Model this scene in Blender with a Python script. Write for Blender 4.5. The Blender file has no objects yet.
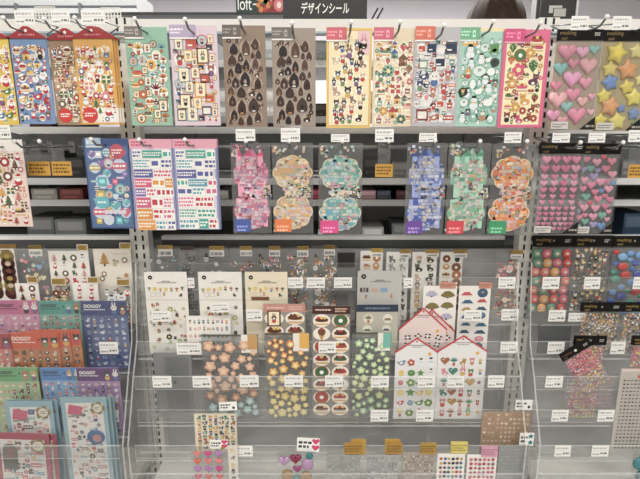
import bpy, bmesh, math, random
from mathutils import Vector, Matrix
SC = bpy.context.scene
COL = SC.collection
PI = math.pi
# ------------------------------------------------------------------ camera
FPX, CX, CY = 480.0, 320.0, 239.5
TH = math.radians(12.7); CT, ST = math.cos(TH), math.sin(TH)
CAM = Vector((0.0, -1.083, 1.28))
cam_d = bpy.data.cameras.new('camera'); cam = bpy.data.objects.new('camera', cam_d); COL.objects.link(cam)
cam.location = CAM; cam.rotation_euler = (PI/2 - TH, 0, 0)
cam_d.sensor_width = 36.0; cam_d.lens = FPX/640*36; cam_d.clip_start = 0.02
SC.camera = cam
def at(px, py, Y):
    """point of the upright plane y = Y seen at a pixel of the 640x479 photograph"""
    u, v = (px-CX)/FPX, (py-CY)/FPX
    d = Vector((u, CT - v*ST, -ST - v*CT)); t = (Y-CAM.y)/d.y
    return CAM + d*t
def zat(py, Y): return at(CX, py, Y).z
# ------------------------------------------------------------------ materials
def lin(h):
    h = h.lstrip('#'); o = []
    for i in (0, 2, 4):
        c = int(h[i:i+2], 16)/255; o.append(c/12.92 if c <= .04045 else ((c+.055)/1.055)**2.4)
    g = .25*o[0]+.6*o[1]+.15*o[2]; return (*(c*.82+g*.18 for c in o), 1.0)
MC = {}
def mat(hexc, rough=.5, metal=0., spec=.5, noise=0., emit=0.):
    key = (hexc, rough, metal, spec, noise, emit)
    if key in MC: return MC[key]
    m = bpy.data.materials.new('surface_'+hexc.strip('#')); m.use_nodes = True
    nt = m.node_tree; b = nt.nodes['Principled BSDF']
    b.inputs['Base Color'].default_value = lin(hexc); b.inputs['Roughness'].default_value = rough
    b.inputs['Metallic'].default_value = metal; b.inputs['Specular IOR Level'].default_value = spec
    if noise:
        t = nt.nodes.new('ShaderNodeTexNoise'); t.inputs['Scale'].default_value = 14
        tc = nt.nodes.new('ShaderNodeTexCoord'); nt.links.new(tc.outputs['Object'], t.inputs['Vector'])
        mx = nt.nodes.new('ShaderNodeMix'); mx.data_type = 'RGBA'; mx.blend_type = 'MULTIPLY'; mx.inputs[0].default_value = noise
        mx.inputs[6].default_value = lin(hexc); nt.links.new(t.outputs['Fac'], mx.inputs[7]); nt.links.new(mx.outputs[2], b.inputs['Base Color'])
    if emit:
        b.inputs['Emission Color'].default_value = lin(hexc); b.inputs['Emission Strength'].default_value = emit
    MC[key] = m; return m
def print_mat(name='printed_ink', rough=.42, spec=.4):
    m = bpy.data.materials.new(name); m.use_nodes = True; nt = m.node_tree; b = nt.nodes['Principled BSDF']
    a = nt.nodes.new('ShaderNodeVertexColor'); a.layer_name = 'Col'
    nt.links.new(a.outputs['Color'], b.inputs['Base Color'])
    b.inputs['Roughness'].default_value = rough; b.inputs['Specular IOR Level'].default_value = spec
    return m
INK = print_mat(); INKG = print_mat('puffy_vinyl', .22, .6)
def clear(name, tint, gloss, rough, milky=0.):
    m = bpy.data.materials.new(name); m.use_nodes = True; nt = m.node_tree; nt.nodes.clear()
    out = nt.nodes.new('ShaderNodeOutputMaterial'); tr = nt.nodes.new('ShaderNodeBsdfTransparent'); tr.inputs[0].default_value = lin(tint)
    gl = nt.nodes.new('ShaderNodeBsdfGlossy'); gl.inputs['Roughness'].default_value = rough
    fr = nt.nodes.new('ShaderNodeFresnel'); ge = nt.nodes.new('ShaderNodeNewGeometry'); io = nt.nodes.new('ShaderNodeMath'); io.operation = 'MULTIPLY_ADD'; io.inputs[1].default_value = 1/1.45-1.45; io.inputs[2].default_value = 1.45
    nt.links.new(ge.outputs['Backfacing'], io.inputs[0]); nt.links.new(io.outputs[0], fr.inputs[0])
    mu = nt.nodes.new('ShaderNodeMath'); mu.operation = 'MULTIPLY'; mu.inputs[1].default_value = gloss; nt.links.new(fr.outputs[0], mu.inputs[0])
    mx = nt.nodes.new('ShaderNodeMixShader'); nt.links.new(mu.outputs[0], mx.inputs[0]); nt.links.new(tr.outputs[0], mx.inputs[1]); nt.links.new(gl.outputs[0], mx.inputs[2])
    last = mx
    if milky:
        df = nt.nodes.new('ShaderNodeBsdfDiffuse'); df.inputs[0].default_value = (.9, .92, .93, 1)
        m2 = nt.nodes.new('ShaderNodeMixShader'); m2.inputs[0].default_value = milky
        nt.links.new(mx.outputs[0], m2.inputs[1]); nt.links.new(df.outputs[0], m2.inputs[2]); last = m2
    nt.links.new(last.outputs[0], out.inputs[0]); return m
ACR = clear('clear_acrylic', '#fefefe', 1.0, .05, .004)
EDGE = clear('acrylic_edge', '#fcfefe', 1.2, .12, .35)
STRIP = clear('ticket_strip_plastic', '#fdfefe', 1.0, .08, .018)
FILM = clear('clear_film', '#fbfcfc', 1.4, .12, .012)
FILMD = clear('grey_clear_film', '#dfe1e1', 1.3, .16, .07)
CHROME = mat('#c4c8cc', .28, .9); WHITE = mat('#e8e6e0', .45); STEEL = mat('#9a9ea2', .4, .6)
# ------------------------------------------------------------------ objects
def link(o, parent=None):
    COL.objects.link(o)
    if parent is not None: o.parent = parent
    return o
def meshobj(name, V, F, m, parent=None, smooth=False, slots=None, mats=None):
    me = bpy.data.meshes.new(name); me.from_pydata(V, [], F); me.validate(); me.update()
    for x in (mats or [m]): me.materials.append(x)
    if slots: me.polygons.foreach_set('material_index', slots)
    if smooth: me.polygons.foreach_set('use_smooth', [True]*len(me.polygons))
    return link(bpy.data.objects.new(name, me), parent)
def tag(o, label, cat, group=None, kind=None):
    if label: o['label'] = label
    if cat: o['category'] = cat
    if group: o['group'] = group
    if kind: o['kind'] = kind
    return o
def thing(name, label, cat, loc=(0, 0, 0), rot=(0, 0, 0), group=None):
    o = bpy.data.objects.new(name, None); o.empty_display_size = .02; COL.objects.link(o)
    o.location = loc; o.rotation_euler = rot
    return tag(o, label, cat, group)
BOXF = [(0, 1, 2, 3), (7, 6, 5, 4), (0, 4, 5, 1), (1, 5, 6, 2), (2, 6, 7, 3), (3, 7, 4, 0)]
class MB:
    """collects boxes and tubes into one mesh"""
    def __init__(s): s.V, s.F, s.S = [], [], []
    def box(s, x0, x1, y0, y1, z0, z1, slot=0):
        b = len(s.V)
        s.V += [(x0, y0, z0), (x1, y0, z0), (x1, y0, z1), (x0, y0, z1), (x0, y1, z0), (x1, y1, z0), (x1, y1, z1), (x0, y1, z1)]
        s.F += [tuple(b+i for i in f) for f in BOXF]; s.S += [slot]*6; return s
    def acr(s, x0, x1, y0, y1, z0, z1):
        """acrylic sheet: wide faces clear (0), narrow faces edge (1)"""
        d = [x1-x0, y1-y0, z1-z0]; ax = d.index(min(d)); n0 = len(s.S); s.box(x0, x1, y0, y1, z0, z1)
        axes = [1, 1, 2, 0, 2, 0]
        for i in range(6): s.S[n0+i] = 0 if axes[i] == ax else 1
        return s
    def tube(s, pts, r, n=8, slot=0):
        pts = [Vector(p) for p in pts]; rings = []
        for i, p in enumerate(pts):
            d = (pts[min(i+1, len(pts)-1)]-pts[max(i-1, 0)]).normalized()
            a = d.cross(Vector((0, 0, 1)) if abs(d.z) < .9 else Vector((1, 0, 0))).normalized(); c = d.cross(a)
            b = len(s.V); rr = r[i] if isinstance(r, (list, tuple)) else r
            s.V += [tuple(p+(a*math.cos(2*PI*k/n)+c*math.sin(2*PI*k/n))*rr) for k in range(n)]; rings.append(b)
        for a, b in zip(rings, rings[1:]):
            for k in range(n): s.F.append((a+k, a+(k+1) % n, b+(k+1) % n, b+k)); s.S.append(slot)
        s.F.append(tuple(rings[0]+k for k in reversed(range(n)))); s.F.append(tuple(rings[-1]+k for k in range(n))); s.S += [slot]*2
        return s
    def ball(s, c, r, n=10, slot=0):
        b = len(s.V); m = n//2
        for i in range(m+1):
            a = PI*i/m
            for k in range(n): s.V.append((c[0]+r*math.sin(a)*math.cos(2*PI*k/n), c[1]+r*math.sin(a)*math.sin(2*PI*k/n), c[2]+r*math.cos(a)))
        for i in range(m):
            for k in range(n): s.F.append((b+i*n+k, b+(i+1)*n+k, b+(i+1)*n+(k+1) % n, b+i*n+(k+1) % n)); s.S.append(slot)
        return s
    def build(s, name, m, parent=None, smooth=False, mats=None):
        me = bpy.data.meshes.new(name); me.from_pydata(s.V, [], s.F)
        for x in (mats or [m]): me.materials.append(x)
        me.polygons.foreach_set('material_index', s.S)
        if smooth: me.polygons.foreach_set('use_smooth', [True]*len(me.polygons))
        me.update(); return link(bpy.data.objects.new(name, me), parent)
# ------------------------------------------------------------------ printed artwork (thin layered shapes on one sheet)
def jit(c, k, a=.08):
    f = 1+k.uniform(-a, a); return (min(c[0]*f, 1), min(c[1]*f, 1), min(c[2]*f, 1), 1)
HEART = [(16*math.sin(t)**3/17, (13*math.cos(t)-5*math.cos(2*t)-2*math.cos(3*t)-math.cos(4*t)+2)/17) for t in [-2*PI*i/24 for i in range(24)]]
def starpts(n=5, q=.48, rot=PI/2): return [((1 if i % 2 == 0 else q)*math.cos(rot+PI*i/n), (1 if i % 2 == 0 else q)*math.sin(rot+PI*i/n)) for i in range(2*n)]
STAR = starpts()
class Pr:
    def __init__(s): s.V, s.F, s.C = [], [], []
    def poly(s, pts, c, l):
        if isinstance(c, str): c = lin(c)
        b = len(s.V); s.V += [(x, -.00011*l, z) for x, z in pts]; s.F.append(tuple(range(b, b+len(pts)))); s.C.append(c)
    def ell(s, x, z, rx, rz, c, l, n=10, rot=0.):
        cr, sr = math.cos(rot), math.sin(rot)
        s.poly([(x+rx*math.cos(2*PI*i/n)*cr-rz*math.sin(2*PI*i/n)*sr, z+rx*math.cos(2*PI*i/n)*sr+rz*math.sin(2*PI*i/n)*cr) for i in range(n)], c, l)
    def rect(s, x0, z0, x1, z1, c, l): s.poly([(x0, z0), (x1, z0), (x1, z1), (x0, z1)], c, l)
    def shape(s, pts, x, z, r, c, l, rz=None): s.poly([(x+px*r, z+pz*(rz or r)) for px, pz in pts], c, l)
    def ring(s, x, z, r, w, c, l, n=16):
        for i in range(n):
            a, b = 2*PI*i/n, 2*PI*(i+1)/n
            s.poly([(x+r*math.cos(a), z+r*math.sin(a)), (x+r*math.cos(b), z+r*math.sin(b)), (x+(r-w)*math.cos(b), z+(r-w)*math.sin(b)), (x+(r-w)*math.cos(a), z+(r-w)*math.sin(a))][::1], c, l)
    def frame(s, x0, z0, x1, z1, w, c, l):
        s.rect(x0, z0, x1, z0+w, c, l); s.rect(x0, z1-w, x1, z1, c, l); s.rect(x0, z0, x0+w, z1, c, l); s.rect(x1-w, z0, x1, z1, c, l)
    def scribble(s, x0, z0, x1, z1, c, l, k, lines=2):
        """unreadably small lines of type"""
        h = (z1-z0)/(lines*1.6)
        for i in range(lines):
            zz = z1-(i+.5)*(z1-z0)/lines; x = x0; e = x1-(x1-x0)*k.uniform(0, .3)*(i > 0)
            while x < e:
                w = k.uniform(.5, 1.6)*h; s.rect(x, zz-h/2*k.uniform(.6, 1), min(x+w, e), zz+h/2, c, l); x += w+h*.35
    def build(s, name, parent, m=None, y=0.):
        if not s.V: return None
        me = bpy.data.meshes.new(name); me.from_pydata([(a, b+y, c) for a, b, c in s.V], [], s.F); me.materials.append(m or INK)
        at_ = me.color_attributes.new('Col', 'FLOAT_COLOR', 'CORNER'); d = []
        for f, c in zip(s.F, s.C): d += list(c)*len(f)
        at_.data.foreach_set('color', d); me.update()
        return link(bpy.data.objects.new(name, me), parent)
DK = lin('#2a2420'); WH = lin('#f2f0ea'); CRM = lin('#f3e6c4')
def figure(p, x, z, r, c, b, k):
    ear = k.choice('rpl'); cl = lin(k.choice(['#c9463f', '#4d6fa8', '#d9b04a', '#6f8f5c', '#b98a6a', '#8a5f8d', '#33302e']))
    p.ell(x, z-.5*r, .5*r, .5*r, cl, b, 8)
    for s in (-1, 1):
        if ear == 'r': p.ell(x+s*.4*r, z+.75*r, .2*r, .2*r, c, b, 6)
        elif ear == 'p': p.poly([(x+s*.15*r, z+.55*r), (x+s*.58*r, z+.3*r), (x+s*.5*r, z+r)][::s], c, b)
        else: p.ell(x+s*.22*r, z+.95*r, .13*r, .45*r, c, b, 6)
    p.ell(x, z+.28*r, .58*r, .5*r, c, b+1, 10); p.ell(x, z+.12*r, .3*r, .22*r, WH, b+2, 8)
    for s in (-1, 1): p.ell(x+s*.24*r, z+.32*r, .09*r, .11*r, DK, b+3, 6)
    p.ell(x, z+.16*r, .08*r, .06*r, DK, b+3, 5)
def gnome(p, x, z, r, c, b, k):
    w = k.uniform(.55, .8)
    p.poly([(x-w*r, z-.7*r), (x-.4*r, z-r), (x+.4*r, z-r), (x+w*r, z-.7*r), (x+1.05*w*r, z-.2*r), (x+.85*w*r, z+.4*r), (x+.35*w*r, z+.85*r), (x+.02*r, z+r), (x-.35*w*r, z+.82*r), (x-.85*w*r, z+.35*r), (x-1.05*w*r, z-.2*r)], c, b)
    p.ell(x, z-.3*r, .32*w*r, .3*r, lin(k.choice(['#8a6f5c', '#7a6252', '#b5a090', '#4c382e', '#1f1a1c'])), b+1, 8)
    for s in (-1, 1): p.ell(x+s*.13*r, z-.22*r, .05*r, .06*r, DK, b+2, 5)
    if k.random() < .4: p.ell(x, z-.8*r, .3*r, .12*r, lin(k.choice(['#d8d4cc', '#6f767a', '#c98a4a'])), b+2, 6)
def cup(p, x, z, r, c, b, k):
    p.poly([(x-.55*r, z+.4*r), (x-.42*r, z-.8*r), (x+.42*r, z-.8*r), (x+.55*r, z+.4*r)], c, b); p.ell(x, z+.4*r, .6*r, .25*r, WH, b+1, 10); p.ell(x, z+.5*r, .3*r, .35*r, lin(k.choice(['#e08f9a', '#7a4a30', '#e9d9a8'])), b+2, 8)
    p.rect(x-.3*r, z-.45*r, x+.3*r, z-.2*r, WH, b+1)
def cake(p, x, z, r, c, b, k):
    p.poly([(x-.8*r, z-.6*r), (x+.8*r, z-.6*r), (x+.8*r, z+.1*r), (x-.8*r, z+.1*r)], lin('#dcb47a'), b); p.ell(x, z+.12*r, .82*r, .3*r, c, b+1, 12); p.rect(x-.8*r, z-.33*r, x+.8*r, z-.2*r, WH, b+1)
    for s in (-.4, 0, .4): p.ell(x+s*r, z+.36*r, .2*r, .2*r, lin(k.choice(['#c9343f', '#e6c35c', '#6b3a2a'])), b+2, 7)
def flower(p, x, z, r, c, b, k):
    n = k.choice((5, 6)); o = k.random()
    for i in range(n): p.ell(x+.55*r*math.cos(o+2*PI*i/n), z+.55*r*math.sin(o+2*PI*i/n), .4*r, .4*r, jit(c, k), b, 7)
    p.ell(x, z, .33*r, .33*r, lin('#f0dc94'), b+1, 8)
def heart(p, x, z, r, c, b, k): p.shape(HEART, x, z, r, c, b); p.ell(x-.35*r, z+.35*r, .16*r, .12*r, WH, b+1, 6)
def star(p, x, z, r, c, b, k): p.shape(STAR, x, z, r, c, b)
def tree(p, x, z, r, c, b, k):
    p.rect(x-.12*r, z-r, x+.12*r, z-.6*r, lin('#6a4628'), b)
    for i, (w, zz) in enumerate(((.75, -.65), (.58, -.2), (.4, .25))): p.poly([(x-w*r, z+zz*r), (x+w*r, z+zz*r), (x, z+(zz+.72)*r)], c, b+i)
    for i in range(3): p.ell(x+k.uniform(-.3, .3)*r, z+k.uniform(-.5, .4)*r, .1*r, .1*r, lin(k.choice(['#d8433f', '#e8c34a'])), b+4, 5)
def banner(p, x, z, r, c, b, k):
    p.rect(x-r, z-.42*r, x+r, z+.42*r, c, b); p.scribble(x-.8*r, z-.25*r, x+.8*r, z+.25*r, WH if sum(c[:3]) < 1.6 else DK, b+1, k, 1)
def badge(p, x, z, r, c, b, k):
    p.ell(x, z, r, r, c, b, 14); p.ell(x, z, .76*r, .76*r, lin(k.choice(['#e6b04a', '#efe0bd', '#d9b9a8', '#b7c8cf'])), b+1, 12); figure(p, x, z-.05*r, .48*r, lin(k.choice(['#6a4a34', '#c07a3a', '#e8e4dc', '#3f3a3a'])), b+2, k)
def stamp(p, x, z, r, c, b, k):
    p.rect(x-.75*r, z-.95*r, x+.75*r, z+.95*r, c, b); p.rect(x-.58*r, z-.78*r, x+.58*r, z+.78*r, CRM, b+1); figure(p, x, z-.05*r, .5*r, lin(k.choice(['#6a4a34', '#a8553a', '#8a7a6a'])), b+2, k)
def straw(p, x, z, r, c, b, k):
    p.poly([(x, z-.9*r), (x+.6*r, z-.1*r), (x+.6*r, z+.4*r), (x, z+.55*r), (x-.6*r, z+.4*r), (x-.6*r, z-.1*r)], c, b); p.shape(STAR, x, z+.55*r, .5*r, lin('#4f8a4a'), b+1, .3*r)
    for i in range(4): p.ell(x+k.uniform(-.35, .35)*r, z+k.uniform(-.4, .3)*r, .07*r, .08*r, CRM, b+1, 5)
def donut(p, x, z, r, c, b, k): p.ell(x, z, .9*r, .9*r, lin('#a8713e'), b, 12); p.ell(x, z+.05*r, .8*r, .72*r, c, b+1, 10); p.ell(x, z, .28*r, .28*r, WH, b+2, 8)
def santa(p, x, z, r, c, b, k):
    p.ell(x, z-.45*r, .6*r, .5*r, lin('#c4303a'), b, 10); p.ell(x, z+.2*r, .48*r, .45*r, lin('#f0c9a8'), b+1, 10); p.ell(x, z-.05*r, .45*r, .32*r, WH, b+2, 8)
    p.poly([(x-.5*r, z+.35*r), (x+.5*r, z+.35*r), (x+.25*r, z+r)], lin('#c4303a'), b+2); p.rect(x-.52*r, z+.3*r, x+.52*r, z+.45*r, WH, b+3); p.ell(x+.25*r, z+r, .15*r, .15*r, WH, b+3, 6)
    for s in (-1, 1): p.ell(x+s*.17*r, z+.2*r, .06*r, .07*r, DK, b+3, 5)
def snowman(p, x, z, r, c, b, k):
    p.ell(x, z-.4*r, .6*r, .55*r, lin('#e4ebef'), b, 10); p.ell(x, z+.35*r, .42*r, .4*r, lin('#eef2f4'), b+1, 10); p.rect(x-.4*r, z-.02*r, x+.4*r, z+.14*r, c, b+2); p.rect(x-.3*r, z+.65*r, x+.3*r, z+r, DK, b+2)
    for s in (-1, 1): p.ell(x+s*.15*r, z+.4*r, .06*r, .06*r, DK, b+2, 5)
def house(p, x, z, r, c, b, k):
    p.rect(x-.6*r, z-.8*r, x+.6*r, z+.2*r, c, b); p.poly([(x-.8*r, z+.15*r), (x+.8*r, z+.15*r), (x, z+.95*r)], lin(k.choice(['#b8433f', '#4d6fa8', '#7a5a3a'])), b+1); p.rect(x-.18*r, z-.8*r, x+.18*r, z-.3*r, lin('#6a4a34'), b+1); p.rect(x+.26*r, z-.2*r, x+.48*r, z+.02*r, WH, b+1)
def box_(p, x, z, r, c, b, k):
    p.rect(x-.8*r, z-.75*r, x+.8*r, z+.75*r, c, b); p.rect(x-.6*r, z-.5*r, x+.6*r, z+.45*r, lin(k.choice(['#2c3c58', '#e8e4da', '#c8553f'])), b+1); p.rect(x-.5*r, z-.35*r, x+.1*r, z-.15*r, WH, b+2)
def bird(p, x, z, r, c, b, k):
    p.ell(x, z-.1*r, .7*r, .5*r, c, b, 10); p.ell(x+.5*r, z+.35*r, .35*r, .33*r, c, b+1, 8); p.poly([(x-.5*r, z), (x-r, z+.4*r), (x-.9*r, z-.2*r)], c, b); p.ell(x-.05*r, z-.05*r, .35*r, .22*r, WH, b+2, 8, .4); p.ell(x+.58*r, z+.42*r, .07*r, .07*r, DK, b+2, 5); p.poly([(x+.82*r, z+.4*r), (x+.82*r, z+.22*r), (x+1.05*r, z+.3*r)], lin('#e0a030'), b+2)
def leafy(p, x, z, r, c, b, k):
    p.poly([(x-.3*r, z-.3*r), (x-.22*r, z-r), (x+.22*r, z-r), (x+.3*r, z-.3*r)], lin('#b8693f'), b)
    for i in range(5):
        a = PI*(.15+.175*i); p.ell(x+.5*r*math.cos(a), z-.1*r+.55*r*math.sin(a), .5*r, .14*r, c, b+1, 8, a)
def cat(p, x, z, r, c, b, k):
    p.ell(x, z-.35*r, .7*r, .45*r, c, b, 10); p.ell(x+.35*r*k.choice((-1, 1)), z+.3*r, .42*r, .4*r, c, b+1, 10)
    xx = p.V[-10][0]-.42*r
    for s in (-1, 1): p.poly([(xx+s*.1*r, z+.6*r), (xx+s*.42*r, z+.4*r), (xx+s*.38*r, z+.9*r)][::s], c, b); p.ell(xx+s*.16*r, z+.34*r, .07*r, .08*r, lin('#e8c860') if sum(c[:3]) < .5 else DK, b+2, 5)
    p.ell(x, z-.5*r, .25*r, .2*r, WH, b+2, 7)
def fan(p, x, z, r, c, b, k):
    n = 7
    for i in range(n):
        a0, a1 = PI*(.1+.8*i/n), PI*(.1+.8*(i+1)/n); cc = c if i % 2 else jit((c[0]*.75, c[1]*.75, c[2]*.75, 1), k)
        p.poly([(x+.25*r*math.cos(a0), z-.5*r+.25*r*math.sin(a0)), (x+r*math.cos(a0), z-.5*r+r*math.sin(a0)), (x+r*math.cos(a1), z-.5*r+r*math.sin(a1)), (x+.25*r*math.cos(a1), z-.5*r+.25*r*math.sin(a1))][::-1] if False else [(x+r*math.cos(a0), z-.5*r+r*math.sin(a0)), (x+r*math.cos(a1), z-.5*r+r*math.sin(a1)), (x+.25*r*math.cos(a1), z-.5*r+.25*r*math.sin(a1)), (x+.25*r*math.cos(a0), z-.5*r+.25*r*math.sin(a0))], cc, b)
    p.ell(x, z-.42*r, .14*r, .14*r, DK, b+1, 6)
def mount(p, x, z, r, c, b, k):
    p.poly([(x-r, z-.45*r), (x+r, z-.45*r), (x+.2*r, z+.35*r), (x, z+.5*r), (x-.2*r, z+.35*r)], c, b); p.poly([(x-.36*r, z+.2*r), (x-.1*r, z+.12*r), (x+.1*r, z+.2*r), (x+.36*r, z+.2*r), (x+.2*r, z+.35*r), (x, z+.5*r), (x-.2*r, z+.35*r)], WH, b+1)
def fuji(p, x, z, r, c, b, k): p.ell(x, z-.05*r, .95*r, .5*r, jit(c, k), b, 12); mount(p, x, z, .9*r, c, b+1, k)
def gift(p, x, z, r, c, b, k): p.rect(x-.7*r, z-.7*r, x+.7*r, z+.5*r, c, b); p.rect(x-.12*r, z-.7*r, x+.12*r, z+.5*r, CRM, b+1); p.rect(x-.7*r, z-.15*r, x+.7*r, z+.05*r, CRM, b+1); p.ell(x-.25*r, z+.65*r, .25*r, .18*r, CRM, b+1, 7); p.ell(x+.25*r, z+.65*r, .25*r, .18*r, CRM, b+1, 7)
def wreath(p, x, z, r, c, b, k):
    p.ell(x, z, .9*r, .9*r, c, b, 14); p.ell(x, z, .45*r, .45*r, WH, b+1, 10)
    for i in range(6): p.ell(x+.68*r*math.cos(i*PI/3), z+.68*r*math.sin(i*PI/3), .12*r, .12*r, lin('#c93a3f'), b+2, 5)
    p.poly([(x-.4*r, z-.95*r), (x, z-.7*r), (x-.4*r, z-.5*r)], lin('#c93a3f'), b+3); p.poly([(x+.4*r, z-.5*r), (x, z-.7*r), (x+.4*r, z-.95*r)], lin('#c93a3f'), b+3)
def block(p, x, z, r, c, b, k):
    w = k.uniform(.45, .95); h = k.uniform(.45, .95); p.rect(x-w*r, z-h*r, x+w*r, z+h*r, c, b); p.rect(x-w*.6*r, z-h*.3*r, x+w*.6*r, z+h*.5*r, jit((min(1, c[0]*1.5+.1), min(1, c[1]*1.5+.1), min(1, c[2]*1.5+.1), 1), k), b+1)
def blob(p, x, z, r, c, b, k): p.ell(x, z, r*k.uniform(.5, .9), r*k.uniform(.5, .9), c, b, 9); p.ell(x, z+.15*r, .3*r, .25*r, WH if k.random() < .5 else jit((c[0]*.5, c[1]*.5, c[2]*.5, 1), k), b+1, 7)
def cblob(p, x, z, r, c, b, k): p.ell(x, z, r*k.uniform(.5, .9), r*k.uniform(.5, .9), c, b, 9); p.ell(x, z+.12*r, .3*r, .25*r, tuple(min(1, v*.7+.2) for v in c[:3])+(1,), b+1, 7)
def icecream(p, x, z, r, c, b, k): p.poly([(x-.4*r, z), (x, z-r), (x+.4*r, z)], lin('#c89a5c'), b); p.ell(x, z+.25*r, .5*r, .5*r, c, b+1, 9); p.ell(x, z+.7*r, .16*r, .16*r, lin('#c9343f'), b+2, 6)
def fill(p, x0, z0, x1, z1, sizes, motifs, pal, k, b=2, halo=WH, tries=160, gap=.92):
    pal = [lin(c) if isinstance(c, str) else c for c in pal]; done = []
    for r, n in sizes:
        for _ in range(n):
            for _t in range(tries):
                x, z = k.uniform(x0+r, x1-r), k.uniform(z0+r, z1-r)
                if all(((x-a)/.8)**2+(z-c)**2 > ((r+q)*gap)**2 for a, c, q in done):
                    done.append((x, z, r)); h = halo if not callable(halo) else halo(k)
                    if h is not None: p.ell(x, z, r*.93, r*.97, h, b-1, 10)
                    k.choice(motifs)(p, x, z, r*1.0, jit(k.choice(pal), k), b, k); break
    return done
def grid(p, x0, z0, x1, z1, nx, nz, motifs, pal, k, b=2, s=.42, halo=None):
    pal = [lin(c) if isinstance(c, str) else c for c in pal]; dx, dz = (x1-x0)/nx, (z1-z0)/nz
    for j in range(nz):
        for i in range(nx):
            x, z = x0+(i+.5)*dx+k.uniform(-.06, .06)*dx, z0+(j+.5)*dz+k.uniform(-.06, .06)*dz; r = min(dx, dz)*s*k.uniform(.85, 1.08)
            if halo is not None: p.ell(x, z, r*1.15, r*1.15, halo, b-1, 10)
            k.choice(motifs)(p, x, z, r, jit(k.choice(pal), k), b, k)
# puffy single stickers: domed shapes, mesh shared per shape and colour
PUF = {}
def rounded(pts, it=2):
    for _ in range(it):
        o = []
        for a, b in zip(pts, pts[1:]+pts[:1]): o += [(a[0]*.75+b[0]*.25, a[1]*.75+b[1]*.25), (a[0]*.25+b[0]*.75, a[1]*.25+b[1]*.75)]
        pts = o
    return pts
OUT = {'heart': HEART, 'star': rounded(starpts(5, .52), 1), 'round': [(math.cos(2*PI*i/16), math.sin(2*PI*i/16)) for i in range(16)],
       'flower': [((.7+.3*abs(math.cos(2.5*2*PI*i/60)))*math.cos(2*PI*i/60), (.7+.3*abs(math.cos(2.5*2*PI*i/60)))*math.sin(2*PI*i/60)) for i in range(60)]}
def puffy(name, shape, hexc, x, z, r, parent, rz=None, h=.28, y=0., rot=0., centre=None, rough=.25):
    key = (shape, hexc, h, centre, rough)
    if key not in PUF:
        o = OUT[shape]; n = len(o); V, F, S = [], [], []
        rings = ((1., 0.), (.97, .4*h), (.84, .75*h), (.55, .95*h), (.3, h))
        for s, hh in rings: V += [(a*s, -hh, c*s) for a, c in o]
        for i in range(len(rings)-1):
            for j in range(n): F.append((i*n+j, i*n+(j+1) % n, (i+1)*n+(j+1) % n, (i+1)*n+j)); S.append(1 if centre and i == 3 else 0)
        V.append((0, -h*1.01, 0)); t = len(V)-1
        for j in range(n): F.append(((len(rings)-1)*n+j, (len(rings)-1)*n+(j+1) % n, t)); S.append(1 if centre else 0)
        F.append(tuple(reversed(range(n)))); S.append(0)
        me = bpy.data.meshes.new(name); me.from_pydata(V, [], F)
        me.materials.append(mat(hexc, rough)); me.materials.append(mat(centre or hexc, rough))
        me.polygons.foreach_set('material_index', S); me.polygons.foreach_set('use_smooth', [True]*len(F)); me.update(); PUF[key] = me
    o = bpy.data.objects.new(name, PUF[key]); COL.objects.link(o); o.parent = parent
    o.location = (x, y, z); o.scale = (r, r, rz or r); o.rotation_euler = (0, rot, 0); return o
# lettering
TXT = {}
def lettering(s, h, m, parent, x, y, z, align='LEFT', bold=0., width=None, name='lettering', rot=(PI/2, 0, 0)):
    key = (s, h, align, bold)
    if key not in TXT:
        cu = bpy.data.curves.new('lettering', 'FONT'); cu.body = s; cu.size = h; cu.align_x = align; cu.extrude = .0002; cu.offset = bold
        o = bpy.data.objects.new('lettering', cu); COL.objects.link(o); bpy.context.view_layer.update()
        me = bpy.data.meshes.new_from_object(o.evaluated_get(bpy.context.evaluated_depsgraph_get())); bpy.data.objects.remove(o); TXT[key] = me
    me = TXT[key].copy(); me.materials.clear(); me.materials.append(m)
    o = bpy.data.objects.new(name, me); COL.objects.link(o); o.parent = parent; o.location = (x, y, z); o.rotation_euler = rot
    if width:
        w = max(v.co.x for v in me.vertices)-min(v.co.x for v in me.vertices)
        if w > 0: o.scale = (width/w, 1, 1)
    return o
# ================================================================== the shop room
def struct(name, mb, m): o = mb.build(name, m); o['kind'] = 'structure'; return o
struct('floor', MB().box(-4, 4, -4, 5, -.1, 0), mat('#b9b4ab', .35, noise=.15))
struct('ceiling', MB().box(-4, 4, -4, 5, 2.9, 3.0), mat('#e2e2e2', .8))
struct('wall_back', MB().box(-4, 4, 5, 5.1, 0, 2.9), mat('#d2d0dc', .7))
struct('wall_front', MB().box(-4, 4, -4.1, -4, 0, 2.9), mat('#c9c6c2', .7))
struct('wall_left', MB().box(-4.1, -4, -4, 5, 0, 2.9), mat('#c9c6c2', .7))
struct('wall_right', MB().box(4, 4.1, -4, 5, 0, 2.9), mat('#c9c6c2', .7))
def lamp(x, y, e, wheres):
    t = thing('ceiling_light', 'long white ceiling light panel '+wheres, 'ceiling light', (x, y, 2.84), group=None)
    MB().box(-.66, .66, -.16, .16, 0, .06).build('housing', mat('#dcdcdc', .5), t)
    MB().box(-.62, .62, -.13, .13, -.012, -.002).build('diffuser', mat('#fffaf2', .5, emit=2.0), t)
    l = bpy.data.lights.new('light', 'AREA'); l.shape = 'RECTANGLE'; l.size = 1.24; l.size_y = .26; l.energy = e; l.color = (1, .965, .915)
    o = bpy.data.objects.new('lamp_tube', l); COL.objects.link(o); o.parent = t; o.location = (0, 0, -.03)
for x, wx in ((-1.5, 'over the christmas card bay'), (0., 'over the middle sticker bay'), (1.5, 'over the heart sticker bay')):
    for y, wy in ((-2.9, 'by the entrance wall'), (-1.5, 'above the aisle'), (1.6, 'behind the shelving'), (3.4, 'by the far grey wall')):
        lamp(x, y, 27 if y < 0 else 66 if y > 3 else 44, wx+' '+wy)
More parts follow.
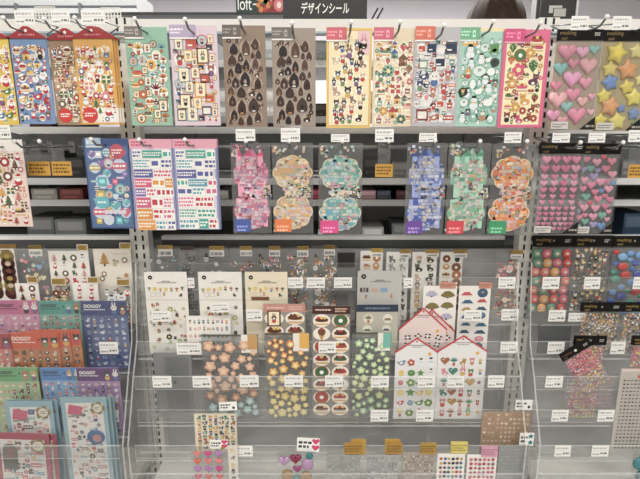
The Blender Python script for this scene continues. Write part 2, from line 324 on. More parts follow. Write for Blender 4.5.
# ================================================================== gondola (posts, rails, back panel): one fixture
ZT = zat(18.5, 0); ZS = zat(503, -.172)-.0065
gon = thing('gondola_shelving', 'white metal shop shelving with slotted posts and hook rails', 'shelving', (0, .2, 0))
gon.location = (0, 0, 0)
SLOT = mat('#17181a', .7)
def prism_(yz, xa, xb, name, m, parent):
    n = len(yz); V = [(xa, y, z) for y, z in yz]+[(xb, y, z) for y, z in yz]
    return meshobj(name, V, [tuple(range(n)), tuple(reversed(range(n, 2*n)))]+[(i, i+n, (i+1) % n+n, (i+1) % n) for i in range(n)], m, parent)
for px in (-1.318, -.418, .482, 1.382):
    up = MB().box(px-.021, px+.021, 0, .03, 0, ZT+.002).build('upright', WHITE, gon)
    sl = MB()
    z = .1
    while z < ZT:
        for s in (-.0085, .0085): sl.box(px+s-.0022, px+s+.0022, -.0006, .004, z, z+.0125)
        z += .0212
    sl.build('slot_print', SLOT, up)
for a, b in ((-1.297, -.439), (-.397, .461), (.503, 1.361)):
    MB().box(a, b, .004, .022, ZT-.028, ZT).build('top_rail', WHITE, gon)
    for py in (33.5,): 
        zz = zat(py, -.012); MB().tube([(a-.02, -.012, zz), (b+.02, -.012, zz)], .0045).build('hook_bar', mat('#a9bcc8', .25, .8), gon)
    zz = zat(147, -.012); MB().tube([(a-.02, -.012, zz), (b+.02, -.012, zz)], .0045).build('hook_bar', STEEL, gon)
    zz = zat(240, .07); MB().box(a+.012, b-.012, .055, .075, zz+.004, zz+.013).build('shelf_edge', mat('#fbfbfb', .25), gon)
    MB().box(a+.012, b-.012, .056, .09, zz-.016, zz+.003).build('shelf_shadow', mat('#55585a', .5), gon)  # dark grey strip standing in for the shadow below the shelf edge
    MB().box(a-.02, b+.02, .0305, .036, .1, zat(249, .0305)).build('back_panel', mat('#b4b5b6', .35, .15), gon)
    MB().box(a, b, -.3, .030, ZS-.03, ZS).build('lower_shelf', WHITE, gon)
    for bx in (a+.045, b-.045): prism_([(-.10, ZS-.16), (.030, ZS-.16), (.030, ZS-.031), (-.27, ZS-.031)], bx-.012, bx+.012, 'shelf_bracket', mat('#8d9092', .4, .3), gon)
    MB().box(a, b, -.36, .16, 0, .1).build('base_plinth', mat('#d4d2cc', .5), gon)
# wire grid standing on the top rail
for xa, xb, ya in ((36, 56, 7), (102, 121, 8)):
    g = MB(); xs = at(xa, 18, .015).x, at(xb, 18, .015).x; zb = zat(ya, .015)
    for i in range(7): x = xs[0]+(xs[1]-xs[0])*i/6; g.tube([(x, .015, ZT-.01), (x, .015, zb)], .0012, 5)
    for i in range(3): z = ZT+(zb-ZT)*(i+1)/3; g.tube([(xs[0], .015, z), (xs[1], .015, z)], .0012, 5)
    g.build('wire_grid', WHITE, gon)
# ------------------------------------------------------------------ the shelving that backs on to it, and its goods
rear = thing('rear_shelving', 'grey shelving backing on to the sticker wall from the next aisle', 'shelving', (0, 0, 0))
RSH = []
for py, y0, y1, col in ((118, .10, .46, '#6f7274'), (179.5, .10, .46, '#c9cccd'), (201, .12, .46, '#8d9092'), (62, .12, .46, '#b9c0c4'), (128.5, .10, .3, '#8d9092')):
    z = zat(py, y0); RSH.append(z)
    MB().box(-1.36, 1.40, y0, y1, z-.008, z).build('shelf_board', mat(col, .4), rear)
    MB().box(-1.36, 1.40, y0-.006, y0, z-.012, z+.004).build('shelf_edge', mat('#d9dcdd' if col != '#6f7274' else '#9a9c9c', .3), rear)
MB().box(-1.36, 1.40, .46, .475, 0.1, zat(131, .46)).build('back_panel', mat('#c9cccd', .5), rear)
for x in (-1.37, -.4, .46, 1.40): MB().box(x-.01, x+.01, .45, .475, 0, ZT-.03).build('upright', STEEL, rear)
MB().box(-1.36, 1.40, .46, .475, zat(60, .46), ZT-.02).build('back_panel', mat('#b9c2c8', .5), rear)
MB().box(-1.36, 1.4, .17, .46, 0, .1).build('base_plinth', STEEL, rear)
kb = random.Random(5)
def rear_box(x0, x1, py0, py1, hexc, lab, Y=.13, d=.10, base=None):
    a, b = at(x0, py1, Y), at(x1, py0, Y); z0 = RSH[base] if base is not None else a.z
    h = b.z-a.z
    t = thing('product_box', lab, 'box', ((a.x+b.x)/2, Y, z0+.0005)); w = (b.x-a.x)/2
    MB().box(-w, w, 0, d, 0, h).build('carton', mat(hexc, .45), t)
    p = Pr(); c = lin(hexc); lt = (min(1, c[0]*1.5+.05), min(1, c[1]*1.5+.05), min(1, c[2]*1.5+.05), 1)
    p.rect(-w*.8, h*.55, w*.8, h*.9, lt, 1); p.scribble(-w*.7, h*.15, w*.5, h*.4, lt, 1, kb, 1); p.build('label_print', t)
for b in [(206, 217, 42, 62, '#8d9a9c', 'pale green grey carton behind the lavender stamp sheet', 3), (264, 274, 38, 62, '#a7b0ae', 'pale grey carton behind the two brown sheets', 3), (314, 328, 40, 62, '#9aa3a6', 'grey carton behind the yellow bordered sheet', 3),
          (311, 327, 82, 97, '#131416', 'black carton showing beside the yellow bordered sheet', 0), (264, 275, 66, 97, '#d7d9d8', 'white carton showing between the two brown sheets', 0), (217, 226, 66, 97, '#c3c7c6', 'white carton showing beside the lavender sheet', 0),
          (366, 376, 70, 97, '#b9a7a7', 'pinkish grey carton behind the cream picnic sheet', 0), (456, 463, 70, 97, '#9fb3a8', 'greenish carton behind the pale mint bear sheet', 0)]:
    rear_box(b[0], b[1], b[2], b[3], b[4], b[5], base=b[6])
for i, (x0, x1, h, lab) in enumerate([(30, 52, '#8b5a58', 'dull red flat packet on the rear shelf behind the kraft sheet'), (58, 80, '#8d8f90', 'grey flat packet on the rear shelf behind the orange sheet'), (206, 230, '#45494b', 'dark flat packet on the rear shelf above the pink castle'),
          (268, 284, '#6d3a3c', 'maroon flat packet on the rear shelf above the yellow castle'), (302, 330, '#2c3140', 'navy flat packet on the rear shelf above the teal castle'), (398, 420, '#6a2a2c', 'dark red flat packet on the rear shelf above the blue castle'), (440, 470, '#54575a', 'slate flat packet on the rear shelf above the green castle')]):
    rear_box(x0, x1, 120.5, 127, h, lab, Y=.11, base=4)
for i, (x0, x1, y0, y1, h, lab, bs) in enumerate([(310, 320, 186, 197, '#c04468', 'magenta packet peeping out beside the teal castle', 2), (361, 376, 188, 198, '#c79aa6', 'pale pink packet below the yellow tag in the empty gap', 2), (377, 391, 188, 198, '#465064', 'slate blue packet below the yellow tag in the empty gap', 2), (396, 409, 188, 198, '#5a2a2e', 'dark red packet beside the blue castle sheet', 2),
          (60, 82, 186, 198, '#8a3f3c', 'brick red packet below the christmas bay empty hooks', 2), (32, 56, 186, 198, '#a9a6a2', 'pale grey packet below the christmas bay empty hooks', 2), (219, 228, 188, 198, '#d3cfc8', 'off white packet beside the pink castle sheet', 2)]):
    rear_box(x0, x1, y0, y1, h, lab, Y=.125, base=bs)
zlow = zat(236, .13)
MB().box(-1.36, 1.40, .11, .46, zlow-.03, zlow-.02).build('shelf_board', mat('#77797a', .4), rear)
RSH.append(zlow-.02)
for (x0, x1, y0, y1, h, lab) in [(362, 384, 218, 234, '#c2c4c4', 'white carton on the low rear shelf in the empty gap'), (392, 410, 214, 234, '#7d8284', 'grey carton on the low rear shelf beside the blue castle'), (28, 52, 208, 234, '#6c6f70', 'grey carton on the low rear shelf below the yellow tags'), (56, 84, 210, 234, '#7d8081', 'paler grey carton on the low rear shelf by the navy sheet'), (622, 650, 204, 234, '#24405a', 'dark blue carton behind the mixed heart pack')]:
    rear_box(x0, x1, y0, y1, h, lab, base=5)
for (x0, x1, y0, y1, h, lab) in [(392, 409, 150, 166, '#a4a8a9', 'pale grey carton high in the empty gap by the blue castle'), (362, 388, 152, 172, '#4a4d4f', 'charcoal carton behind the yellow tag in the empty gap'), (22, 56, 148, 174, '#55585a', 'charcoal carton behind the two yellow tags'), (60, 84, 156, 176, '#3d4042', 'black carton beside the navy word sheet'), (622, 640, 148, 166, '#6d7072', 'grey carton behind the mixed heart sheet')]:
    rear_box(x0, x1, y0, y1, h, lab, Y=.14, base=1)
# ================================================================== far shop: beam, signs, shopper
def bgbox(name, label, cat, x0, x1, y0, y1, Y, d, hexc): pass
fx = thing('header_fixture', 'pale grey overhead fixture with dark seams across the aisle', 'fixture', (at(55, 10, 2.0).x, 2.0, 0))
zl, zh = zat(17, 2.0), zat(-8, 2.0); xl, xr = at(-30, 10, 2.0).x-fx.location.x, at(137, 10, 2.0).x-fx.location.x
MB().box(xl, xr, 0, .3, zl, zh).build('header_panel', mat('#a9adb0', .5), fx)
MB().box(xl, xr, -.012, 0, zat(7, 2.0)-.012, zat(7, 2.0)+.006).build('seam_trim', mat('#4c5055', .5), fx)
MB().box(xl, xr, -.02, 0, zat(14, 2.0), zat(9, 2.0)).build('lower_panel', mat('#b9bdbf', .4), fx)
for x in (xl+.08, xr-.08): MB().box(x-.03, x+.03, .08, .2, 0, zl).build('upright', STEEL, fx)
for px in (16, 80): x = at(px, 10, 1.98).x-fx.location.x; MB().box(x-.006, x+.006, -.026, -.001, zl, zat(4, 2.0)).build('divider', mat('#62666b', .5), fx)
rf = thing('rear_display_case', 'dark grey low display case beyond the shelving', 'display case', (at(200, 15, 1.4).x, 1.4, 0))
w = at(285, 15, 1.4).x-rf.location.x
MB().box(-w, w, 0, .4, 0, zat(14, 1.4)).build('cabinet_body', mat('#7c7f83', .5), rf); MB().box(-w-.01, w+.01, -.01, .41, zat(14, 1.4), zat(12.5, 1.4)).build('top_trim', mat('#5d6064', .4), rf)
# black section sign
Y = .03
sg = thing('section_sign', 'black section sign with white Japanese lettering on top of the shelving', 'sign', (at(325, 19, Y).x, Y, ZT))
x0, x1 = at(283, 10, Y).x-sg.location.x, at(367, 10, Y).x-sg.location.x
zb, ztp = zat(19.5, Y)-ZT, zat(-22, Y)-ZT
MB().box(x0, x1, 0, .012, max(zb, .001), ztp).build('sign_board', mat('#2b2c2e', .45), sg)
MB().box(x0, x1, -.006, .018, max(zb, .001)-.0005, max(zb, .001)+.003).build('base_channel', mat('#1c1c1e', .4), sg)
lettering('デザインシール', .0245, mat('#f4f4f0', .5), sg, at(325, 9, Y).x-sg.location.x, -.0012, zat(13, Y)-ZT, 'CENTER', .0004, at(348, 9, Y).x-at(300, 9, Y).x)
for px in (372, 377):
    a, b = at(px-2, 18, .05), at(px+6, 8, .05); MB().tube([(a.x-sg.location.x, .02, .002), (b.x-sg.location.x, .02, b.z-ZT)], .002, 6).build('stay_rod', mat('#1e1e20', .4), sg)
Y = .25
lf = thing('hanging_store_sign', 'dark green store sign with white lettering and a red festive picture', 'sign', (at(259, 0, Y).x, Y, zat(12.5, Y)))
z0 = lf.location.z; hx = lambda p: at(p, 6, Y).x-lf.location.x
MB().box(hx(236), hx(283), 0, .01, 0, zat(-18, Y)-z0).build('sign_board', mat('#1c3a33', .5), lf)
lettering('loft', .044, mat('#f2f4f0', .5), lf, hx(237.2), -.0012, zat(10, Y)-z0, 'LEFT', .0001, at(251, 6, Y).x-at(237, 6, Y).x)
p = Pr(); p.rect(hx(258), 0, hx(283), zat(-18, Y)-z0, '#8f2a2c', 1); p.rect(hx(253), zat(5, Y)-z0, hx(258), zat(3.6, Y)-z0, WH, 1)
k = random.Random(3)
for i in range(16):
    u, v = k.uniform(258, 271), k.uniform(-10, 10); p.ell(hx(u), zat(v, Y)-z0+.001 if v < 10 else .01, .008*k.uniform(.6, 1.3), .006, lin(k.choice(['#e0c25a', '#efe6c0', '#c9403a', '#3f6a3c', '#d98a3a'])), 2+i % 3, 8, k.uniform(0, 3))
p.ell(hx(279), zat(5, Y)-z0, .014, .016, '#d8737a', 2); p.ell(hx(279), zat(5, Y)-z0, .006, .008, '#f2dcd8', 3); p.build('festive_print', lf)
for px in (240, 279): MB().tube([(hx(px), .005, zat(-18, Y)-z0), (hx(px), .005, 2.9-z0)], .0012, 5).build('hanging_wire', STEEL, lf)
Y = .04
bp = thing('notice_frame', 'black framed notice with two overlapping grey squares on top of the shelving', 'sign', (at(558, 19, Y).x, Y, ZT-.0))
hx = lambda p: at(p, 10, Y).x-bp.location.x; zt_ = zat(-22, Y)-ZT
MB().box(hx(541), hx(577), 0, .012, .0, zt_).build('notice_board', mat('#232325', .45), bp)
MB().box(hx(575.5), hx(577.5), -.003, .014, .0, zt_).build('edge_trim', mat('#c9c9c9', .4), bp)
MB().box(hx(537), hx(539), -.003, .012, .0, zt_).build('side_pole', mat('#1b1b1d', .4), bp); MB().box(hx(533.5), hx(535.5), -.003, .012, .0, zt_).build('side_pole', mat('#c4c6ca', .3, .5), bp)
p = Pr(); q = lambda v: zat(v, Y)-ZT
p.rect(hx(549), q(13), hx(562), q(5.5), '#b9b8b2', 1); p.rect(hx(553), q(17), hx(566), q(8), '#232325', 2); p.rect(hx(554), q(16.5), hx(566), q(8.5), '#aeada6', 3); p.build('square_print', bp)
# ------------------------------------------------------------------ shopper behind the shelving (only the hair shows above it)
def skin(name, verts, edges, radii, m, parent=None, root=0, sub=2):
    me = bpy.data.meshes.new(name); me.from_pydata(verts, edges, []); me.materials.append(m)
    o = bpy.data.objects.new(name, me); COL.objects.link(o); bpy.context.view_layer.update()
    md = o.modifiers.new('skin', 'SKIN')
    if not me.skin_vertices: me.attributes  # layer is made by the modifier below
    if not me.skin_vertices:
        bm = bmesh.new(); bm.from_mesh(me); bm.verts.layers.skin.verify(); bm.to_mesh(me); bm.free()
    for i, r in enumerate(radii): me.skin_vertices[0].data[i].radius = (r, r) if not isinstance(r, tuple) else r
    me.skin_vertices[0].data[root].use_root = True
    s = o.modifiers.new('sub', 'SUBSURF'); s.levels = sub; s.render_levels = sub
    bpy.context.view_layer.update(); dg = bpy.context.evaluated_depsgraph_get()
    nm = bpy.data.meshes.new_from_object(o.evaluated_get(dg)); bpy.data.objects.remove(o)
    nm.polygons.foreach_set('use_smooth', [True]*len(nm.polygons))
    return link(bpy.data.objects.new(name, nm), parent)
hp = at(495, 30, .78)
per = thing('person', 'dark haired shopper standing behind the shelving with only the hair showing', 'person', (hp.x, .78, 0))
H = hp.z; SK = mat('#c99f84', .5)
V = [(0, 0, .92), (0, 0, 1.1), (0, 0, 1.28), (0, 0, 1.42), (0, .01, 1.50), (0, .015, H-.03), (0, .02, H+.05)]
E = [(i, i+1) for i in range(6)]; R = [(.15, .1), (.13, .09), (.16, .1), (.12, .075), .052, (.07, .085), (.065, .08)]
def limb(start, pts, rs):
    b = start
    for pnt, r in zip(pts, rs): V.append(pnt); R.append(r); E.append((b, len(V)-1)); b = len(V)-1
for s in (-1, 1):
    limb(0, [(s*.09, 0, .86), (s*.1, -.01, .5), (s*.1, .02, .1), (s*.11, .04, .04), (s*.12, .16, .03)], [.09, .06, .042, .04, .03])
    limb(3, [(s*.17, 0, 1.4), (s*.22, .03, 1.12), (s*.18, .2, 1.0), (s*.15, .29, 1.0)], [.055, .042, .034, .03])
    h0 = len(V)-1
    for j, (fx_, fz) in enumerate(((-.028, .012), (-.012, .02), (.006, .018), (.022, .01))): limb(h0, [(s*.15+fx_, .34, 1.0+fz), (s*.15+fx_*1.1, .375-.004*j, .985+fz)], [.010, .008])
    limb(h0, [(s*.15-s*.04, .31, 1.01), (s*.15-s*.045, .345, 1.005)], [.011, .008])
body = skin('body', V, E, R, SK, per)
n_body = 3
coatV = [V[0], V[1], V[2], (0, 0, 1.42)]; coatE = [(0, 1), (1, 2), (2, 3)]; coatR = [(.185, .13), (.165, .12), (.185, .125), (.135, .092)]
for s in (-1, 1):
    b = 3
    for pnt, r in (((s*.17, 0, 1.4), .075), ((s*.22, .03, 1.12), .06), ((s*.185, .18, 1.01), .05)):
        coatV.append(pnt); coatR.append(r); coatE.append((b, len(coatV)-1)); b = len(coatV)-1
skin('coat', coatV, coatE, coatR, mat('#4a4d55', .8), per)
trV, trE, trR = [(0, 0, .94)], [], [(.165, .115)]
for s in (-1, 1):
    b = 0
    for pnt, r in (((s*.09, 0, .84), .105), ((s*.1, -.01, .5), .078), ((s*.1, .02, .1), .062)): trV.append(pnt); trR.append(r); trE.append((b, len(trV)-1)); b = len(trV)-1
skin('trousers', trV, trE, trR, mat('#2b2e38', .85), per)
# face: eyes, nose, mouth on the far side (the shopper faces away)
for s in (-1, 1):
    MB().ball((s*.032, .092, H+.012), .011, 10).build('eye', mat('#2a1d16', .3), per, True); MB().ball((s*.082, .015, H-.005), .02, 8).build('ear', SK, per, True)
MB().tube([(0, .085, H+.01), (0, .112, H-.025), (0, .09, H-.035)], [.008, .013, .008]).build('nose', SK, per, True)
MB().tube([(-.022, .088, H-.062), (0, .094, H-.06), (.022, .088, H-.062)], [.004, .006, .004]).build('mouth', mat('#a5605a', .5), per, True)
# hair: strands modelled as ridges running down from a centre parting
HV, HF, n, mrow = [], [], 72, 22
kh = random.Random(8); ph = [kh.uniform(0, 6) for _ in range(6)]
for i in range(mrow+1):
    a = .02+(PI*.73)*i/mrow
    for j in range(n):
        t = 2*PI*j/n; rr = 1+.012*math.sin(11*t+ph[0])+.010*math.sin(19*t+ph[1])+.008*math.sin(31*t+ph[2])
        dip = .035*math.exp(-(math.sin(a)*math.cos(t)/.08)**2)*(1 if math.sin(t) < .3 else .4)*max(0, math.cos(a))
        x, y, z = .103*rr*math.sin(a)*math.cos(t), .115*rr*math.sin(a)*math.sin(t), .118*(rr-dip*2)*math.cos(a)
        if math.sin(t) > .35 and a > 1.0: y = min(y, .075)
        HV.append((x, y+.005, H+.012+z))
    if i:
        for j in range(n): HF.append(((i-1)*n+j, i*n+j, i*n+(j+1) % n, (i-1)*n+(j+1) % n))
HF.append(tuple(range(n)))
hm = bpy.data.materials.new('dark_hair'); hm.use_nodes = True; nt = hm.node_tree; bs = nt.nodes['Principled BSDF']
tc = nt.nodes.new('ShaderNodeTexCoord'); mp = nt.nodes.new('ShaderNodeMapping'); mp.inputs['Scale'].default_value = (60, 60, 3); nz = nt.nodes.new('ShaderNodeTexNoise'); nz.inputs['Scale'].default_value = 3
cr = nt.nodes.new('ShaderNodeValToRGB'); cr.color_ramp.elements[0].color = lin('#140c0a'); cr.color_ramp.elements[1].color = lin('#4a2f26')
nt.links.new(tc.outputs['Object'], mp.inputs[0]); nt.links.new(mp.outputs[0], nz.inputs['Vector']); nt.links.new(nz.outputs['Fac'], cr.inputs[0]); nt.links.new(cr.outputs[0], bs.inputs['Base Color']); bs.inputs['Roughness'].default_value = .6; bs.inputs['Specular IOR Level'].default_value = .25
meshobj('hair', HV, HF, hm, per, True)
# ================================================================== hooks, price tags
kt = random.Random(21)
def price_tag(x0, y0, x1, y1, Y, label, style='price', roll=0., name='price_tag', group=None):
    a, b = at(x0, y1, Y), at(x1, y0, Y); w, h = (b.x-a.x), (b.z-a.z)
    t = thing(name, label, 'price tag', ((a.x+b.x)/2, Y, a.z), (0, roll, 0), group); W2 = w/2
    body = {'price': '#ecebe8', 'yellow': '#e8a818', 'hand': '#f3f3f0'}[style]
    MB().box(-W2, W2, 0, .0007, 0, h).build('card', mat(body, .35), t)
    p = Pr(); ink = lin('#55585a')
    if style == 'price':
        p.scribble(-W2*.85, h*.62, W2*.7, h*.86, lin('#b0b0b2'), 1, kt, 1); p.rect(-W2*.9, h*.5, W2*.9, h*.53, lin('#b9b9b9'), 1)
        p.scribble(-W2*.85, h*.1, -W2*.1, h*.3, lin('#8f9294'), 1, kt, 1); p.scribble(W2*.05, h*.14, W2*.85, h*.42, lin('#77797c'), 1, kt, 1)
    elif style == 'yellow':
        p.scribble(-W2*.85, h*.7, W2*.6, h*.88, lin('#6a4a10'), 1, kt, 1); p.scribble(-W2*.85, h*.2, W2*.85, h*.6, lin('#8a6212'), 1, kt, 3)
    else:
        p.scribble(-W2*.85, h*.2, W2*.3, h*.8, lin('#3a3a44'), 1, kt, 2)
        if 'heart' in label:
            for zz in ((.5,) if h < w*.5 else (.28, .74)): p.shape(HEART, W2*.66, h*zz, W2*.36, '#d8336f', 1)
        elif 'star' in label:
            for zz in (.27, .75): p.shape(STAR, W2*.55, h*zz, W2*.46, '#1f7f86', 1)
        else: p.ell(W2*.6, h*.3, W2*.16, h*.16, '#33343c', 1)
    p.build('price_print', t); return t
def hook(hx, hy, Ysheet, label, tagpx=None, taglabel=None):
    c = at(hx, hy, Ysheet); dx = c.x
    t = thing('display_hook', label, 'hook', (dx, -.0245, c.z))
    yt = Ysheet-.058
    MB().box(-.006, .006, -.006, .0072, -.014, .01).build('bar_clip', STEEL, t)
    MB().tube([(0, -.002, 0), (0, Ysheet+.0245-.012, 0), (0, Ysheet+.0245-.04, .001), (0, yt+.0245, .012)], .0021, 8).build('prong', mat('#7c8084', .3, .7), t, True)
    MB().ball((0, yt+.0225, .0125), .0042, 10).build('ball_tip', mat('#f0f0ee', .3), t, True)
    if tagpx:
        cz = at((tagpx[0]+tagpx[2])/2, (tagpx[1]+tagpx[3])/2, yt-.002); 
        MB().tube([(0, 0, .008), (cz.x-dx, -.02, .02), (cz.x-dx, yt+.0275, cz.z-c.z)], .0014, 6).build('ticket_arm', mat('#8d9194', .3, .7), t, True)
        price_tag(*tagpx, yt-.002, taglabel)
    return t
# ================================================================== hanging sheets
def frame_of(box, Y, lean=0., zbot=None):
    """box: top-left x, top-right x, top y, bottom y (photo pixels) -> base location, width, height, lean angle"""
    x0, x1, yt, yb = box
    a, b = at(x0, yt, Y+lean), at(x1, yt, Y+lean); zb = zbot if zbot is not None else at((x0+x1)/2, yb, Y).z
    dz = a.z-zb; return Vector(((a.x+b.x)/2, Y, zb)), b.x-a.x, math.hypot(dz, lean), (-math.atan2(lean, dz) if lean else 0.)
def start(name, label, cat, box, Y, lean=0., zbot=None, group=None, roll=0.):
    loc, W, Hh, a = frame_of(box, Y, lean, zbot); t = thing(name, label, cat, loc, (a, roll, 0), group); return t, W, Hh
def prism(pts, t, name, m, parent, y=0.):
    n = len(pts); V = [(x, y, z) for x, z in pts]+[(x, y+t, z) for x, z in pts]
    F = [tuple(range(n)), tuple(reversed(range(n, 2*n)))]+[(i, i+n, (i+1) % n+n, (i+1) % n) for i in range(n)]
    return meshobj(name, V, F, m, parent)
def card(t, W, Hh, hexc, th=.0016, name='backing_card', m=None, z0=0.): return MB().box(-W/2, W/2, 0, th, z0, Hh).build(name, m or mat(hexc, .4, spec=.4), t)
def hdr(t, W, Hh, hexc, f0, f1, hh, k, line='#efece6', qr=True):
    """small header label stuck over the top corner"""
    x0, x1 = -W/2+W*f0, -W/2+W*f1; c = lin(hexc)
    MB().box(x0, x1, -.0016, -.0006, Hh-hh, Hh+.0012).build('header_label', mat(hexc, .4), t)
    p = Pr(); lt = tuple(min(1, v*1.9+.12) for v in c[:3])+(1,); p.rect(x0, Hh-hh-.003, x1+.002, Hh-hh, line, 14); p.scribble(x0+.002, Hh-hh*.75, x0+(x1-x0)*.52, Hh-hh*.2, lt, 16, k, 2)
    if qr: q = x1-(x1-x0)*.3; p.rect(q-.003, Hh-hh*.8, q+.003, Hh-hh*.2, lt, 16); p.rect(q-.0015, Hh-hh*.6, q+.002, Hh-hh*.4, c, 17)
    p.build('header_print', t)
Y1 = -.10
def sheet(seed, label, desc, box, bg, design, head=None, border=None, hk=None, tagpx=None, Y=Y1, bgm=None, copies=0, tri=None, cpl=None):
    k = random.Random(seed); t, W, Hh = start('sticker_sheet', label, 'sticker sheet', box, Y)
    card(t, W, Hh, bg, m=bgm); p = Pr()
    if border: p.rect(-W/2+border[1], border[1], W/2-border[1], Hh-border[1], border[2] if len(border) > 2 else bg, 1)
    design(p, W, Hh, k); p.build('sticker_print', t)
    if head: hdr(t, W, Hh, head[0], head[1], head[2], head[3]*Hh, k, *(head[4:]))
    if tri:
        a = Hh*tri; prism([(-W/2-.004, Hh-.001), (W/2+.004, Hh-.001), (W*.06, Hh+a), (-W*.06, Hh+a)], .003, 'roof_header', mat('#a5222c', .45), t, -.0022)
        q = Pr(); q.scribble(-W*.2, Hh+a*.12, W*.22, Hh+a*.4, '#d9848a', 21, k, 1); q.ell(0, Hh+a*.62, .003, .003, '#e8e0d8', 21); q.build('header_print', t)
    if hk: hook(hk[0], hk[1], Y, 'metal hook with white ball tip holding the '+desc, tagpx, 'white price tag on the hook of the '+desc)
    for i in range(copies):
        o = t.copy(); COL.objects.link(o); o.location.y += .004*(i+1); o.location.x += cpl[1]*(i+1); o['label'] = cpl[0]; o['group'] = cpl[0]
        for ch in t.children: c = ch.copy(); COL.objects.link(c); c.parent = o
    return t, W, Hh
def scat(sizes, motifs, pal, top=.07, bot=.01, halo=WH, m=.004, extra=None, gap=.9):
    if halo is WH: halo = lambda k: WH if k.random() < .45 else None
    def f(p, W, Hh, k):
        if extra: extra(p, W, Hh, k)
        fill(p, -W/2+m*.6, bot*Hh+.002, W/2-m*.6, Hh*(1-top), [(W*r, n) for r, n in sizes], motifs, pal, k, 3, halo, gap=gap)
    return f
XM = ['#c4303a', '#3f7f4a', '#e3b64a', '#5a7fb0', '#f0e8dc', '#8a5a3a', '#d98a9a']
MIX = [(.15, 4), (.12, 16), (.095, 34), (.07, 40), (.05, 40)]
def xbadge(side):
    def f(p, W, Hh, k):
        if side: p.rect(-W*.44, .004, W*.5, Hh*.2, '#ece8e0', 1)
        p.ell(-W*.24, Hh*.115, W*.2, W*.2, '#d8342f', 8, 14); p.scribble(-W*.38, Hh*.09, -W*.1, Hh*.145, WH, 9, k, 2)
    return f
sheet(1, 'yellow christmas sticker sheet cut off at the edge beside the blue one', 'yellow christmas sheet', (-33, 9, 38, 125), '#e2c13f', scat(MIX, [figure, santa, tree, bird], XM), hk=None, tri=.13)
sheet(2, 'sky blue christmas sticker sheet with a red roof-shaped header', 'sky blue christmas sheet', (8, 46, 38, 124), '#7596c2', scat(MIX, [figure, santa, snowman, house, bird, cake], XM+['#e8e0d0']), hk=(24, 32), tagpx=(15.5, 10, 33.5, 24.5), tri=.13)
sheet(3, 'kraft brown christmas sticker sheet with a red round badge, half covered', 'kraft christmas sheet', (48, 84, 39.5, 125), '#a48466', scat(MIX, [wreath, tree, figure, gift, cake], ['#7a3a30', '#4f6a45', '#c9a878', '#8a5a3a', '#b8403a'], extra=xbadge(0)), hk=(62, 33), tagpx=(52, 10, 69, 24.5), tri=.125, Y=Y1+.004)
sheet(4, 'orange christmas sticker sheet with a white foot and red round badge', 'orange christmas sheet', (72.5, 112, 38, 124.5), '#e0a84c', scat(MIX, [figure, snowman, tree, wreath, gift, santa], XM, extra=xbadge(1), bot=.02), hk=(91, 32), tagpx=(82, 10, 104, 24), tri=.13, copies=2, cpl=('spare orange christmas sheet hanging behind the front one', .0035))
sheet(5, 'mint green sticker sheet of autumn foods with a grey header', 'mint autumn sheet', (124, 166.5, 27, 125.5), '#8fbfa6', scat([(.15, 6), (.12, 16), (.09, 24), (.06, 30)], [cup, cake, stamp, leafy, donut, badge], ['#c9652f', '#8a3f34', '#e0b04a', '#4f7a5a', '#33383a', '#e8e0d0', '#6fa0b8'], top=.12, halo=lambda k: WH if k.random() < .35 else None), head=('#77706e', .0, .42, .10), hk=(147, 33), Y=Y1-.002)
sheet(6, 'pale lavender sticker sheet of stamps and round badges', 'lavender stamp sheet', (169, 216.5, 25.5, 125.5), '#dcc8d4', scat([(.17, 6), (.13, 14), (.09, 24), (.06, 30)], [badge, stamp, stamp, box_, figure], ['#7a5548', '#a86a5a', '#c98a84', '#5a5a64', '#d9a04a', '#8fa8b0', '#c4788a'], top=.08, halo=lambda k: WH if k.random() < .4 else None), head=('#b3a6c4', 0, .55, .115, '#f2eef0', False), hk=(194, 33.5))
BR = ['#3f2c28', '#4f3630', '#4a3834', '#2c2426', '#5f4438']
def gn(p, W, Hh, k): fill(p, -W*.46, .003, W*.46, Hh*.9, [(W*.17, 4), (W*.125, 14), (W*.1, 26), (W*.07, 30)], [gnome, gnome, gnome, cat], BR, k, 3, lin('#b3a192'), gap=.97)
sheet(7, 'darker tan sheet of small dark brown hooded creatures, next to the lavender sheet', 'darker tan creature sheet', (222, 265, 25.5, 127), '#95806f', gn, head=('#6a625c', 0, .42, .11), hk=(245, 32.5))
sheet(7, 'paler tan sheet of small dark brown hooded creatures, next to the yellow bordered sheet', 'paler tan creature sheet', (271.5, 315.5, 28, 126.5), '#a09287', gn, head=('#736c68', 0, .46, .105), hk=(294, 37))
AN = ['#5a4034', '#3a3434', '#9a7a60', '#d8c0a0', '#8a6a5a', '#c9a48a', '#4f5a70']
def yb(p, W, Hh, k):
    p.rect(-W*.46, Hh*.022, W*.46, Hh*.978, '#cf7f5a', 1); p.rect(-W*.45, Hh*.027, W*.45, Hh*.973, '#f1e2b4', 2)
    p.rect(W*.18, Hh*.74, W*.46, Hh*.97, '#e6c3c4', 3); fill(p, -W*.42, Hh*.03, W*.42, Hh*.9, [(W*.13, 3), (W*.105, 26), (W*.085, 40)], [figure, figure, figure, cat], AN, k, 4, lin('#f7efd6'), gap=.9); figure(p, W*.32, Hh*.86, W*.14, lin('#d8a0b0'), 5, k)
sheet(9, 'cream sheet of little dressed animals inside a yellow border', 'yellow bordered animal sheet', (326.5, 372.5, 28, 128), '#e6c257', yb, head=('#d0606c', .0, .44, .115, '#f5efe6'), hk=(349, 36))
def pic(p, W, Hh, k): fill(p, -W*.48, .003, W*.48, Hh*.88, [(W*.16, 5), (W*.125, 16), (W*.09, 32), (W*.06, 50)], [cup, straw, cake, flower, gift, house, figure], ['#c9505a', '#7fae9a', '#e0a85a', '#d8909a', '#5f8a7c', '#efdcb4', '#9a6a50'], k, 3, lin('#f8f2e2'), gap=.88)
